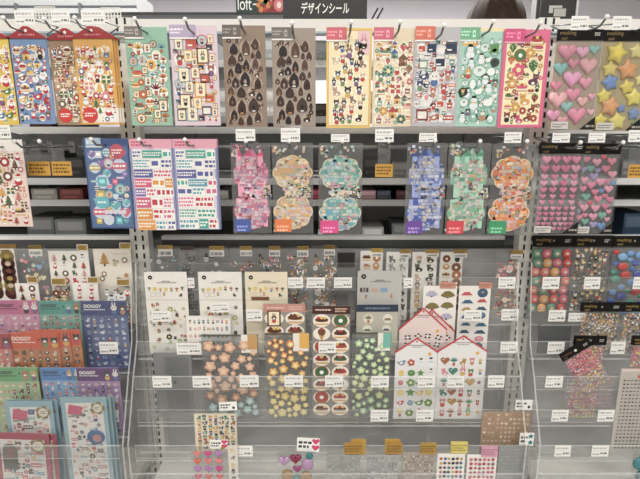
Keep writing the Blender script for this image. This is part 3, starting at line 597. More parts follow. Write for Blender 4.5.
sheet(10, 'cream sheet of picnic cups, berries and cakes with a pink header', 'cream picnic sheet', (374, 417, 28, 126.5), '#e3d3b4', pic, head=('#d4657c', .0, .46, .115, '#f5efe6'), hk=(395, 36), Y=Y1+.004)
def diner(p, W, Hh, k): fill(p, -W*.48, .003, W*.48, Hh*.88, [(W*.17, 5), (W*.125, 16), (W*.09, 30), (W*.06, 50)], [box_, box_, cup, figure, bird, banner], ['#b94a38', '#3a4a70', '#6f9a8c', '#e8e6e2', '#8a3a34', '#4f545c', '#c9735a'], k, 3, lin('#dedee2'), gap=.88)
sheet(11, 'light grey sheet of red and navy kitchen gadgets with a salmon header', 'grey gadget sheet', (415.5, 461, 27, 126.5), '#b9b9be', diner, head=('#dd6d55', .0, .44, .125, '#f0eeea'), hk=(436, 39))
def mint(p, W, Hh, k):
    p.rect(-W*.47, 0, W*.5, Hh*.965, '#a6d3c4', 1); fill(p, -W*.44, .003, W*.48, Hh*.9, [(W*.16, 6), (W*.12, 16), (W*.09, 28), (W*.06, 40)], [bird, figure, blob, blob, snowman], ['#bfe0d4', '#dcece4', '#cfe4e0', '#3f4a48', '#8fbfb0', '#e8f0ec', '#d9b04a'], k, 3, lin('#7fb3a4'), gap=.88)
    p.ell(-W*.34, Hh*.36, W*.11, W*.1, '#33302c', 5); figure(p, -W*.34, Hh*.36, W*.07, lin('#e0b040'), 6, k); p.rect(W*.2, Hh*.75, W*.4, Hh*.84, '#5f9a5a', 5); banner(p, -W*.24, Hh*.86, W*.17, lin('#e0b23a'), 5, k)
sheet(12, 'mint and cream sheet of pale round creatures with a green header', 'mint creature sheet', (459.5, 505, 28, 126.5), '#ece0ae', mint, head=('#6fb18c', .02, .46, .115, '#dff0e6'), hk=(482, 35.5), Y=Y1+.004)
def pk(p, W, Hh, k):
    p.rect(-W*.42, Hh*.03, W*.42, Hh*.87, '#f3e7b8', 1); fill(p, -W*.42, Hh*.03, W*.43, Hh*.9, [(W*.16, 6), (W*.12, 14), (W*.09, 30), (W*.055, 50)], [straw, cake, figure, cat, donut, flower], ['#b9452f', '#c96a3a', '#8a3f2a', '#4f7a45', '#d8a04a', '#6a3a5a', '#d4507a'], k, 3, None, gap=.86)
    cake(p, W*.22, Hh*.89, W*.17, lin('#b8403a'), 6, k)
sheet(13, 'bright pink sheet of brown foxes, berries and cakes on cream', 'bright pink fox sheet', (504.5, 551, 29.5, 127.5), '#e0658f', pk, head=('#d84a80', .02, .44, .12, '#f0a8c0'), hk=(526, 37), copies=2, cpl=('spare pink fox sheet hanging behind the front one', .0022))
# ------------------------------------------------------------------ word sheets
BLU = ['#3f5f9a', '#d8607a', '#5fb0b8', '#e8e4dc', '#8a6aa0', '#c9a83a', '#34406a']
def words(p, W, Hh, k, top=.12, cols=('#5a62a8', '#d85a84', '#4aa0b8', '#e89a2a', '#c93a50', '#8a6ab8', '#3aa89a', '#e06a9a')):
    z = Hh*(1-top); x = -W*.45
    while z > Hh*.05:
        h = W*k.uniform(.16, .27); x = -W*.44
        while x < W*.36:
            w = min(W*k.uniform(.2, .46), W*.46-x); c = jit(lin(k.choice(cols)), k)
            p.rect(x-.0006, z-h-.0006, x+w+.0006, z+.0006, WH, 3)
            if k.random() < .72: p.scribble(x+.0006, z-h+.0006, x+w-.0006, z-.0006, c, 5, k, k.choice((1, 2, 2, 3)))
            else: p.rect(x, z-h, x+w, z, c, 4); p.scribble(x+.0015, z-h*.8, x+w-.0015, z-h*.2, WH, 5, k, 2)
            x += w+W*.025
        z -= h+W*.025
def navy(p, W, Hh, k):
    p.rect(-W*.47, .003, W*.47, Hh*.92, '#55719f', 1); fill(p, -W*.44, .005, W*.46, Hh*.9, [(W*.17, 3), (W*.13, 8), (W*.1, 14), (W*.07, 14)], [banner, banner, heart, block, badge], ['#3a5088', '#c9657f', '#5fb0b8', '#ccd3e0', '#8b76b0', '#c3ae54', '#26365e'], k, 3, lambda k: lin('#c4d2e6') if k.random() < .4 else None, gap=.9); p.ell(W*.24, Hh*.86, W*.17, W*.17, '#c05468', 6, 14); p.scribble(W*.12, Hh*.83, W*.36, Hh*.89, '#f0dcdc', 7, k, 2)
    for i in range(5): p.ell(-W*.12+i*W*.1, Hh*.19, W*.055, W*.055, '#d4cfdc', 6)
    p.ell(-W*.2, Hh*.3, W*.17, W*.14, '#5fb6c2', 6, 12); p.scribble(-W*.3, Hh*.28, -W*.1, Hh*.32, '#e8f2f4', 7, k, 1)
def wd(p, W, Hh, k):
    p.rect(-W/2, Hh*.9, W/2, Hh, '#e3a0b4', 1); p.scribble(-W*.45, Hh*.92, -W*.1, Hh*.98, '#c4506e', 2, k, 2); p.rect(-W*.45, Hh*.02, W*.45, Hh*.9, '#d9d0e0', 1); words(p, W, Hh, k)
Yr = -.10
sheet(30, 'pale pink christmas sheet cut off at the edge, below the yellow one', 'pale pink christmas sheet', (-24, 21.5, 139.5, 226.5), '#e6cfc8', scat(MIX, [santa, tree, cake, gift, wreath], ['#a83a34', '#6a4a3a', '#4f6a45', '#d8a84a', '#c9807a'], top=.13, extra=lambda p, W, Hh, k: p.rect(-W/2, Hh*.87, W/2, Hh, '#efeae4', 1)), hk=(3, 147), tagpx=(-8, 125, 9.5, 138.5))
sheet(31, 'navy blue word sticker sheet with a red round spot', 'navy word sheet', (82.5, 127.5, 138.5, 228.5), '#3d5788', navy, hk=(105.5, 145), copies=2, cpl=('spare navy word sheet hanging behind the front one', -.002), head=('#9fb4cc', .06, .4, .08, '#c9d6e2', False))
sheet(32, 'lavender word sheet with a pink top, beside the navy sheet', 'lavender word sheet next to the navy one', (128.5, 171.5, 139, 229.5), '#8f95c4', wd, hk=(150.5, 145.5))
sheet(32, 'lavender word sheet with a pink top, beside the pink castle', 'lavender word sheet next to the pink castle', (172, 216, 139, 229.5), '#8f95c4', wd, hk=(193.5, 145.5), copies=1, cpl=('spare lavender word sheet hanging behind the one by the pink castle', .002))
# ------------------------------------------------------------------ castle sheets on clear film
CAS = {'pink': ('#cf7d9c', ['#d8507f', '#e89ab4', '#b8688c', '#8fa8cc', '#f0dce4', '#4f64a8', '#c93a5a', '#9a7ab0'], '#4860ad'), 'gold': ('#d9ae7c', ['#e8c04a', '#d88a9a', '#8fb8c4', '#f0e0a8', '#b890b8', '#d87a4a', '#8fae6a', '#e0e0d8'], '#ea7a3c'),
       'teal': ('#6fb0a8', ['#4fa89a', '#e08aa4', '#5f9ac4', '#f0dca8', '#6fae6a', '#d85a84', '#8ac4c0', '#c9e0dc'], '#e3458e'), 'blue': ('#6f86c4', ['#3f57a0', '#8a9ad4', '#c9d0e8', '#e0c05a', '#55459a', '#d8dce8', '#26336a', '#9ab0dc'], '#6f4aa6'),
       'green': ('#7fb59c', ['#4f9a78', '#d86a84', '#a8d0b8', '#e8c0c4', '#6fae8a', '#c93a4a', '#f0e4d0', '#e0a04a'], '#da3f50'), 'orange': ('#e08a50', ['#e8762f', '#f0b43a', '#d84a4a', '#e8d8a0', '#5f9ac4', '#6a9a5a', '#f0c88a', '#c95a8a'], '#2f9a66')}
def castle(theme, shape):
    base, pal, lab = CAS[theme]
    def f(p, W, Hh, k):
        cb = lin(base); lt = tuple(min(1, c*1.25+.1) for c in cb[:3])+(1,)
        up, lo = Hh*.68, Hh*.25; rw = W*.46
        def cloud(cx, cz, rx, rz, c, l):
            for i in range(8): p.ell(cx+rx*.62*math.cos(i*PI/4), cz+rz*.6*math.sin(i*PI/4), rx*.4, rz*.42, c, l, 12)
            p.ell(cx, cz, rx*.75, rz*.75, c, l+1, 14)
        if shape == 'cloud': cloud(0, up, rw+.002, Hh*.19, lin('#ecd9a4'), 1); cloud(0, up, rw, Hh*.18, cb, 3); p.rect(-W*.2, Hh*.4, W*.2, Hh*.56, lin('#e3c3b0'), 3); cloud(0, lo, rw+.002, Hh*.2, lin('#e6dcc0'), 1); cloud(0, lo, rw, Hh*.19, lin('#5fa9c0') if theme == 'teal' else cb, 3)
        else:
            p.poly([(-W*.42, Hh*.56), (W*.42, Hh*.56), (W*.44, Hh*.72), (W*.2, Hh*.84), (W*.06, Hh*.94), (-W*.1, Hh*.9), (-W*.3, Hh*.82), (-W*.44, Hh*.7)], cb, 2); p.rect(-W*.34, Hh*.42, W*.36, Hh*.57, lt, 3)
            for s in (-.3, -.05, .25): p.rect(W*(s-.06), Hh*.72, W*(s+.06), Hh*.86, lt, 3); p.poly([(W*(s-.09), Hh*.86), (W*(s+.09), Hh*.86), (W*s, Hh*.95)], lin(pal[0]), 4)
            cloud(0, lo, rw, Hh*.2, cb if theme != 'blue' else lin('#4a5fb0'), 2)
            for s in (-.35, .35): p.rect(W*(s-.05), Hh*.08, W*(s+.05), Hh*.4, lt, 5)
        P = [lin(c) for c in pal]; B_ = lin(base); P = [tuple(.62*v+.3*w_+.02 for v, w_ in zip(c, B_[:3]))+(1,) for c in P]; P += [tuple(.5*v+.33 for v in c[:3])+(1,) for c in P]+[B_]; mot = [block, block, block, cblob, cblob, heart, banner, flower]
        for (cx, cz, rx, rz, n) in ((0, up, rw*.96, Hh*.18, 26), (0, Hh*.48, W*.27, Hh*.07, 8), (0, lo, rw*.96, Hh*.19, 28)):
            z = cz-rz
            while z < cz+rz:
                h = W*k.uniform(.055, .1); e = rx*math.sqrt(max(0, 1-((z+h/2-cz)/rz)**2)); x = -e
                while x < e:
                    w_ = min(W*k.uniform(.05, .17), e-x+.001); c = jit(k.choice(P), k, .12); l = 6
                    if k.random() < .8:
                        p.rect(x, z, x+w_*.92, z+h*.88, c, l)
                        if k.random() < .6: p.rect(x+w_*.2, z+h*.15, x+w_*.5, z+h*.6, tuple(min(1, v*.6+.28) for v in c[:3])+(1,), l+1)
                        elif k.random() < .5: p.poly([(x, z+h*.85), (x+w_*.92, z+h*.85), (x+w_*.46, z+h*1.35)], jit(k.choice(P), k), l+2)
                    x += w_
                z += h
            for i in range(n):
                a, q = k.uniform(0, 2*PI), math.sqrt(k.random())*.95; r = W*k.uniform(.035, .065)
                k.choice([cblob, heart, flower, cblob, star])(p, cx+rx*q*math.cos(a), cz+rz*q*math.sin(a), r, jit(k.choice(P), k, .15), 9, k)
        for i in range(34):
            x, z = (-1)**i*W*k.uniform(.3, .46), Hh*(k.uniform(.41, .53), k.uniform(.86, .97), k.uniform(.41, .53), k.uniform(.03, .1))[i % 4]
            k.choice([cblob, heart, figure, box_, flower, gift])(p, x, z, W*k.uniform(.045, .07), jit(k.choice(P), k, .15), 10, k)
        for i in range(7): cblob(p, k.uniform(-.3, .3)*W, Hh*k.uniform(.9, .97), W*.05, jit(k.choice(P), k), 10, k)
        p.rect(-W*.46, .004, -W*.04, Hh*.165, lin(lab), 13); p.scribble(-W*.4, Hh*.02, -W*.12, Hh*.1, tuple(min(1, v*1.5+.25) for v in lin(lab)[:3])+(1,), 14, k, 2)
    return f
for (s, th, shp, box, hk, tg, lab) in ((41, 'pink', 'tower', (230, 270, 143, 233.5), (250.5, 147), (236, 129, 255, 141), 'pink castle'), (42, 'gold', 'cloud', (271.5, 313, 143, 233.5), (291, 147), (281, 128, 300, 142), 'yellow castle'), (43, 'teal', 'cloud', (318.5, 363, 143, 235), (341, 147), (331, 134, 349.5, 142), 'teal castle'),
        (44, 'blue', 'tower', (407.5, 448, 143, 235.5), (428, 146.5), (419, 133, 437, 142), 'blue castle'), (45, 'green', 'tower', (449.5, 492, 143, 235.5), (470, 147), None, 'green castle'), (46, 'orange', 'cloud', (493, 537, 143.5, 235.5), (514, 147), (504, 132, 522, 143), 'orange castle')):
    tn = {'pink': 'blue', 'gold': 'orange', 'teal': 'hot pink', 'blue': 'purple', 'green': 'red', 'orange': 'green'}[th]
    t, W, Hh = sheet(s, f'clear sheet with a {lab} scene and a {tn} corner label', lab+' sheet', box, '', castle(th, shp), hk=hk, tagpx=tg, Y=Yr-(.003 if s % 2 else 0), bgm=FILMD)
# empty hooks with yellow cards
for (hx, hy, bx, tg, lab) in ((33.5, 147, (29, 161.5, 49.5, 175.5), None, 'first empty hook after the pale pink christmas sheet'), (57, 147, (53, 161.5, 71, 175.5), None, 'empty hook beside the navy word sheet'), (384.5, 147, (375, 164, 393, 177), (375, 129, 394, 142), 'empty hook between the teal and blue castles'), (636, 147, (627, 164.5, 648, 178), (628, 130, 646, 142), 'empty hook beyond the mixed heart pack')):
    hook(hx, hy, -.09, 'bare metal '+lab, tg, 'white price tag above the '+lab)
    c = at(hx, hy, -.06); t = thing('sold_out_card', 'yellow notice card hanging on the '+lab, 'sign', (c.x, -.06, c.z)); a, b = at(bx[0], bx[3], -.06), at(bx[2], bx[1], -.06)
    MB().box(-.013, .013, 0, .0012, b.z-c.z-.004, .006).build('clear_hanger', FILMD, t)
    MB().box(a.x-c.x, b.x-c.x, -.0012, -.0002, a.z-c.z, b.z-c.z).build('yellow_card', mat('#dba320', .4), t)
    p = Pr(); p.scribble(a.x-c.x+.003, a.z-c.z+.004, b.x-c.x-.003, b.z-c.z-.004, lin('#7a560e'), 13, kt, 3); p.build('notice_print', t)
# ------------------------------------------------------------------ puffy heart and star packs
PKX = ['#ee8fb0', '#f2b2bc', '#e87a9e', '#8fc9c4', '#f0a3c0', '#f4bdc4']
def puffpack(label, desc, box, hh, items, hk, tagpx, Y, htext, seed, back='#b8a898', corner=True, film=None):
    k = random.Random(seed); t, W, Hh = start('puffy_sticker_pack', label, 'sticker pack', box, Y)
    MB().box(-W/2, W/2, 0, .0012, 0, Hh-hh).build('film_sleeve', film or mat(back, .3), t)
    MB().box(-W/2, W/2, -.002, .0025, Hh-hh, Hh).build('header_card', mat('#101010', .6, spec=.2), t)
    g = mat('#8f773c', .5, .2); lettering(htext[0], .0098, g, t, -W*.46, -.0023, Hh-hh*.46); lettering(htext[1], .0078, g, t, -W*.42, -.0023, Hh-hh*.9)
    p = Pr(); p.scribble(W*.3, Hh-hh*.6, W*.42, Hh-hh*.25, '#c9c6bf', 22, k, 2); p.build('header_print', t)
    items(t, W, Hh, hh, k)
    MB().box(-W/2, W/2, -.0074, -.0070, 0, Hh-hh).build('front_film', FILM, t)
    if corner:
        q = Pr(); q.poly([(W*.16, .001), (W*.5, .001), (W*.5, Hh*.14)], '#151515', 1); q.scribble(W*.3, .004, W*.48, .011, '#a8a49a', 2, k, 1); q.build('corner_print', t, y=-.0075)
        q = Pr(); q.rect(-W*.48, .002, -W*.1, .016, '#cfcac4', 1); q.scribble(-W*.45, .004, -W*.14, .013, '#77757a', 2, k, 2); q.build('care_print', t, y=-.0075)
    if hk: hook(hk[0], hk[1], Y, 'metal hook with white ball tip holding the '+desc, tagpx, 'white price tag on the hook of the '+desc)
    return t, W, Hh
def bighearts(t, W, Hh, hh, k):
    for (u, v, r, c) in ((.24, .13, .155, '#f095b2'), (.58, .13, .115, '#efb0d0'), (.84, .10, .095, '#8cc8c2'), (.14, .31, .125, '#83c6c2'), (.41, .255, .1, '#ef93ac'), (.74, .28, .155, '#f2b0ba'), (.41, .43, .16, '#efa0cc'), (.08, .5, .1, '#ee88a6'), (.72, .47, .115, '#f09ab4'), (.47, .6, .13, '#f08fb0'), (.14, .66, .165, '#f4b4ba'), (.7, .68, .1, '#f2b4b4'), (.36, .74, .11, '#90c8c4'), (.08, .84, .12, '#f09cc4'), (.6, .84, .16, '#f08fb2'), (.3, .9, .1, '#f0a0b0'), (.9, .62, .07, '#f0a8bc'), (.92, .8, .07, '#f4b8c4')):
        puffy('heart_sticker', 'heart', c, (u-.5)*W, (1-v)*(Hh-hh), r*W*1.4, t, h=.36)
def bigstars(t, W, Hh, hh, k):
    for (u, v, r, c) in ((.3, .13, .2, '#e8d23a'), (.72, .11, .14, '#ead983'), (.2, .3, .15, '#e6cf5a'), (.58, .31, .19, '#e8a25c'), (.24, .45, .16, '#6c92d4'), (.62, .5, .14, '#ead23c'), (.9, .42, .12, '#efe08a'), (.14, .6, .14, '#e9d640'), (.8, .62, .17, '#ecdc4c'), (.3, .72, .19, '#e8a560'), (.85, .8, .13, '#7896d0'), (.12, .88, .14, '#ead838'), (.5, .89, .17, '#ecdc60'), (.56, .74, .09, '#6f94d2'), (.98, .22, .1, '#f0e070'), (.94, .92, .1, '#6a9a5a')):
        puffy('star_sticker', 'star', c, (u-.5)*W, (1-v)*(Hh-hh), r*W*1.38, t, h=.3, rot=k.uniform(-.3, .3))
def rowhearts(t, W, Hh, hh, k):
    rows = [(.08, .095), (.19, .095), (.29, .075), (.37, .075), (.455, .075), (.535, .062), (.61, .062), (.685, .056), (.755, .056), (.82, .052), (.885, .05), (.945, .048)]
    for i, (v, r) in enumerate(rows):
        n = 4 if r > .06 else 6 if r > .05 else 7
        for j in range(n): puffy('heart_sticker', 'heart', k.choice(['#ea82a8', '#ee96b4', '#e4709a', '#f0a4be', '#de7a9f']), (-.44+.88*(j+.5)/n)*W+k.uniform(-.001, .001), (1-v)*(Hh-hh), r*W*1.22, t, h=.4)
def mixhearts(t, W, Hh, hh, k):
    for (x, z, r) in _pack(W, Hh-hh, [(.115, 16), (.1, 26), (.075, 20)], k): puffy('heart_sticker', 'heart', k.choice(['#ea86a6', '#ee9cb6', '#e2789a', '#a89ad4', '#6fb8a8', '#5f9ad4', '#e25a6a', '#f0a0b8', '#ee83ac']), x, z, r*1.12, t, h=.4)
def _pack(W, Hh, sizes, k):
    done = []
    for r, n in sizes:
        for _ in range(n):
            for _t in range(120):
                x, z = k.uniform(-W/2+r*W, W/2-r*W), k.uniform(r*W, Hh-r*W)
                if all((x-a)**2+(z-b)**2 > (.93*(r*W+q))**2 for a, b, q in done): done.append((x, z, r*W)); break
    return done
MS = ('masking', 'seal')
puffpack('clear pack of big pastel puffy hearts under a black header', 'big pastel heart pack', (558, 604, 29.5, 130), .0205, bighearts, (588, 31), (570.5, 16, 589.5, 30), -.10, MS, 1, '#b09c88')
puffpack('clear pack of big yellow and blue puffy stars under a black header', 'puffy star pack', (605, 652, 30, 131), .0205, bigstars, (634, 31), (612, 16, 632, 30), -.10, MS, 2, '#b5a476')
puffpack('clear pack with rows of small hot pink hearts under a black header', 'small pink heart pack', (540, 586, 143, 233), .021, rowhearts, (564, 148), (552, 133, 570.5, 142.5), -.10, MS, 3, film=FILMD)
puffpack('clear pack of mixed pink, blue and green hearts under a black header', 'mixed heart pack', (582, 621.5, 143.5, 233.5), .021, mixhearts, (604, 148), (588, 133, 606, 142.5), -.096, MS, 4, film=FILMD)
# ================================================================== stepped clear acrylic display units
# tiers: (back y, front y, floor pixel row, panel-top pixel row, ticket rail pixel rows)
YM = ((.2, .2), (0, 0), (-.048, -.045), (-.09, -.076), (-.135, -.112), (-.18, -.143), (-.232, -.172), (-.4, -.3))
def ym(y):
    for (a, b), (c, d) in zip(YM, YM[1:]):
        if c <= y <= a: return b+(d-b)*(y-a)/(c-a)
TIER = {'A': (-.004, -.048, 324, 263, (277, 310)), 'B': (-.052, -.090, 358, 341, (341,)), 'C': (-.094, -.135, 425, 376, (376, 409)), 'D': (-.139, -.180, 460, 445, (445,)), 'E': (-.184, -.232, 503, 473, (473,))}
TIERL = {'A': (-.004, -.060, 330, None, ()), 'B': (-.064, -.100, 372, None, ()), 'C': (-.104, -.128, 400, None, ()), 'D': (-.132, -.160, 436, None, ()), 'E': (-.164, -.232, 503, 445, (445,))}
FZ = {}
def display(label, x0, x1, tiers, key):
    t = thing('acrylic_display', label, 'display stand', ((x0+x1)/2, 0, zat(tiers['E'][2], ym(tiers['E'][1]))-.004), group=None)
    w = (x1-x0)/2; o = t.location; T = .0022; prev = None; names = 'ABCDE'
    for n in names:
        yb, yf, pf, pt, rails = tiers[n]; yb, yf = ym(yb), ym(yf); zf = zat(pf, yf); FZ[key+n] = zf
        MB().acr(-w, w, yf, yb, zf-T-o.z, zf-o.z).build('tier_floor', ACR, t, mats=[ACR, EDGE])
        if pt: MB().acr(-w, w, yf-T, yf, zf-T-o.z, zat(pt, yf)-o.z).build('front_panel', ACR, t, mats=[ACR, EDGE])
        if prev is not None: MB().acr(-w, w, yb, yb+T, zf-T-o.z, prev-T-o.z).build('riser_panel', ACR, t, mats=[ACR, EDGE])
        for r in rails: MB().acr(-w+.002, w-.002, yf-.0046, yf-.0026, zat(r+12.5, yf)-o.z, zat(r, yf)-o.z).build('ticket_strip', STRIP, t, mats=[STRIP, EDGE])
        prev = zf
    zt = zat(263, -.045)
    for s in (-1, 1):
        p = [(-.004, prev-.004), (-.172, prev-.004), (-.172, zat(445, -.172)), (-.143, zat(412, -.143)), (-.112, zat(376, -.112)), (-.076, zat(341, -.076)), (-.045, zt), (-.004, zt)]
        n = len(p); xa, xb = (w, w+.003) if s > 0 else (-w-.003, -w)
        V = [(xa, y, z-o.z) for y, z in p]+[(xb, y, z-o.z) for y, z in p]; F = [tuple(range(n)), tuple(reversed(range(n, 2*n)))]+[(i, (i+1) % n, (i+1) % n+n, i+n) for i in range(n)]
        meshobj('side_panel', V, F, None, t, slots=[0, 0]+[1]*n, mats=[ACR, EDGE])
    return t
display('clear stepped acrylic display with ticket rails in the middle bay', -.412, .443, TIER, 'm')
display('clear stepped acrylic display holding the christmas and pet cards', -1.29, -.4265, TIERL, 'l')
display('clear stepped acrylic display under the puffy heart packs',   .476, 1.34, TIER, 'r')
for b_ in range(3):
    a, b = ((-1.297, -.439), (-.397, .461), (.503, 1.361))[b_]
# ------------------------------------------------------------------ packs standing in the pockets
def pack(name, label, cat, x0, x1, yt, tier, Y, lean=.002, roll=0., group=None, ybot=None):
    zb = FZ[tier]+.0006 if ybot is None else None; Y = ym(Y)
    return start(name, label, cat, (x0, x1, yt, ybot or 0), Y, lean, zb, group, roll)
def film(t, W, Hh, m=None, th=.003, z0=0.): return MB().box(-W/2, W/2, 0, th, z0, Hh).build('film_sleeve', m or FILM, t)
GOLD = ['#b08a2e', '#8d6f24', '#c39a3c']
def goldlab(t, W, Hh, x0, x1, k, h=.009, over=.002, bar=0., hexc='#b5923c', edge=None, name='gold_label', drop=0.):
    """gold price label folded over the top of a pack, a white bar code label under it"""
    z1 = Hh+over-drop
    MB().box(x0, x1, -.0015, .0035, z1-h, z1).build(name, mat(hexc, .35, .25), t)
    p = Pr(); p.scribble(x0+.001, z1-h*.85, x1-.001, z1-h*.15, tuple(c*.45 for c in lin(hexc)[:3])+(1,), 16, k, 3)
    if edge: p.frame(x0-.001, z1-h-.001, x1+.001, z1+.001, .0012, '#ece8de', 17)
    p.build('label_print', t)
    if bar:
        MB().box(x0, x1, -.0012, -.0004, z1-h-bar, z1-h).build('barcode_label', mat('#e6e6e4', .4), t); q = Pr(); n = 9
        for i in range(n): w = (x1-x0)*.8/n; q.rect(x0+(x1-x0)*.1+i*w, z1-h-bar*.8, x0+(x1-x0)*.1+i*w+w*k.uniform(.3, .7), z1-h-bar*.35, '#4a4a4c', 13)
        q.build('barcode_print', t)
def wcard(t, W, Hh, design, k, bg='#e9e6e0', inset=.0, top=.0, y=-.0004, name='printed_card'):
    MB().box(-W/2+inset, W/2-inset, .0004, .0022, .001, Hh-top).build(name, mat(bg, .4), t)
    p = Pr(); design(p, W-2*inset, Hh-top, k); p.build('sticker_print', t, y=-.0002)
ks = 100
def smallcard(label, x0, x1, yt, Y, design, gl=None, bar=0., tier='mA', bg='#e9e6e0', sleeve=True, group=None, edge=None, hexc='#b5923c', name='sticker_pack', gh=.009, over=.002, top=0., gl2=None):
    global ks
    ks += 1; k = random.Random(ks); t, W, Hh = pack(name, label, 'sticker pack', x0, x1, yt, tier, Y)
    if design and bg: wcard(t, W, Hh, design, k, bg, .0015, top)
    elif design: film(t, W, Hh); p = Pr(); design(p, W, Hh, k); p.build('sticker_print', t, y=-.0002)
    else: film(t, W, Hh)
    if gl: s = W/(x1-x0); goldlab(t, W, Hh, -W/2+(gl[0]-x0)*s, -W/2+(gl[1]-x0)*s, k, gh, over, bar, hexc, edge)
    if gl2:
        MB().box(-W/2+(gl2[0]-x0)*s, -W/2+(gl2[1]-x0)*s, .0037, .0045, Hh-.002, Hh+over+.008).build('gold_label', mat('#c49a2c', .35, .25), t)
    return t, W, Hh, k
def rowsof(motifs, pal, nx, pitch, s=.52, z0=.0, topgap=.006, halo=None):
    def f(p, W, Hh, k): n = max(1, int((Hh-topgap-z0)/pitch)); grid(p, -W*.47, Hh-topgap-n*pitch, W*.47, Hh-topgap, nx, n, motifs, pal, k, 3, s, halo)
    return f
def flakes(motifs, pal, r, n, halo=WH, top=.014):
    hl = (lambda k: WH if k.random() < .3 else None) if halo is WH else halo
    return lambda p, W, Hh, k: fill(p, -W*.48, .004, W*.48, Hh-top, [(r*1.6, n//3), (r*1.15, n)], motifs, pal, k, 3, hl, gap=.82)
# --- middle bay, top pocket
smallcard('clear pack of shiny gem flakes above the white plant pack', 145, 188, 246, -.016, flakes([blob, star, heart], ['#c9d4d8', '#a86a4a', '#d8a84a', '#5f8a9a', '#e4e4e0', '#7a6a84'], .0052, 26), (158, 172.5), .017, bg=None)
smallcard('dark smoky empty looking pack between the gem and lettering packs', 178, 196, 247, -.036, flakes([block], ['#3a3836', '#4a4644', '#5f5a54'], .006, 14, None), (180, 194), bg=None, hexc='#55483a')
smallcard('clear pack with bold black lettering flakes next to the dark pack', 197, 228, 247, -.016, flakes([banner, block], ['#17171a', '#2a2a2e', '#d8d8d6'], .005, 18, WH), (209.5, 224), .015, bg=None)
smallcard('clear pack with an orange fox flake and a gold label', 230, 256, 247, -.020, flakes([cat, figure], ['#c9703a', '#8a5a3a', '#3a3634'], .0058, 14), (240, 252), .014, bg=None)
smallcard('clear pack of pink and brown animal flakes above the cream pack', 256, 283, 247, -.016, flakes([figure, cat], ['#c9808a', '#5a3f38', '#d8a88a', '#2f2a2a'], .0052, 20), (269, 280), .015, bg=None)
smallcard('clear pack of black and brown bear flakes with a gold label', 284, 310, 247, -.020, flakes([figure, figure, cat], ['#2a2624', '#6a4432', '#a8764e', '#c9a07a', '#b04a44'], .0058, 26), (297, 308.5), .016, bg=None)
smallcard('clear pack of white and tan cat flakes beside the empty slot', 311, 338, 246, -.016, flakes([cat, figure], ['#e4e0d8', '#d8a84a', '#a87a4e', '#5a5048', '#c98a4a'], .0056, 26), (324, 335), .015, bg=None, hexc='#8f7426')
t, W, Hh = pack('slot_divider', 'grey acrylic divider filling an empty slot of the middle bay', 'divider', 337, 356, 252, 'mA', -.022)
MB().box(-W/2, W/2, 0, .003, 0, Hh).build('divider_plate', mat('#6f7172', .25), t); MB().box(-W/2+.002, W/2-.003, -.001, 0, Hh*.78, Hh-.002).build('black_tab', mat('#18181a', .4), t)
BRD = ['#b5703a', '#8a4a2a', '#d8a05a', '#6a3a26', '#c98a4a', '#c46a7a']
smallcard('white card of bakery and pudding stickers above the grey pack', 360, 383.5, 251, -.030, rowsof([cake, donut, straw, blob], BRD, 2, .0195, .56), (371.5, 383), .010, hexc='#c9a436', over=.006)
smallcard('white card of grey and black cat stickers', 386, 409.5, 252, -.026, rowsof([cat], ['#77767a', '#2a2a2c', '#a9a8a8'], 2, .0195, .6), (400, 411), .010, over=.006)
smallcard('white card of black and tan puppy stickers', 412, 438, 252, -.030, rowsof([cat, figure], ['#242224', '#c9a286', '#5a4438', '#8a6a58'], 2, .021, .56), (426, 439), .008, over=.006, hexc='#c0983c')
smallcard('white card of bread and curry dish stickers', 440, 464, 252, -.026, rowsof([donut, blob, cake], ['#c98a34', '#7a3a20', '#3a4048', '#b5602a'], 2, .0195, .6), (454, 467), .010, over=.006, hexc='#b08c3a')
smallcard('clear pack of pink sweets flakes by the slotted post', 496, 523, 252, -.030, flakes([cake, gift, icecream, heart], ['#d86a84', '#e8b0b8', '#c9455a', '#e8d0a8', '#8a4a3a'], .006, 26), (511, 523), .010, bg=None, over=.004)
t, W, Hh = pack('slot_divider', 'grey translucent divider plate with a dark dot in the empty slot by the post', 'divider', 153, 191, 353, 'mC', -.098)
MB().box(-W/2, W/2, 0, .003, 0, Hh).build('divider_plate', mat('#7d8082', .25), t); p = Pr(); p.rect(-W*.2, .012, W*.4, Hh-.01, '#6d7072', 1); p.ell(W*.03, Hh*.55, .004, .004, '#2c2e30', 2, 10); p.build('dot_print', t)
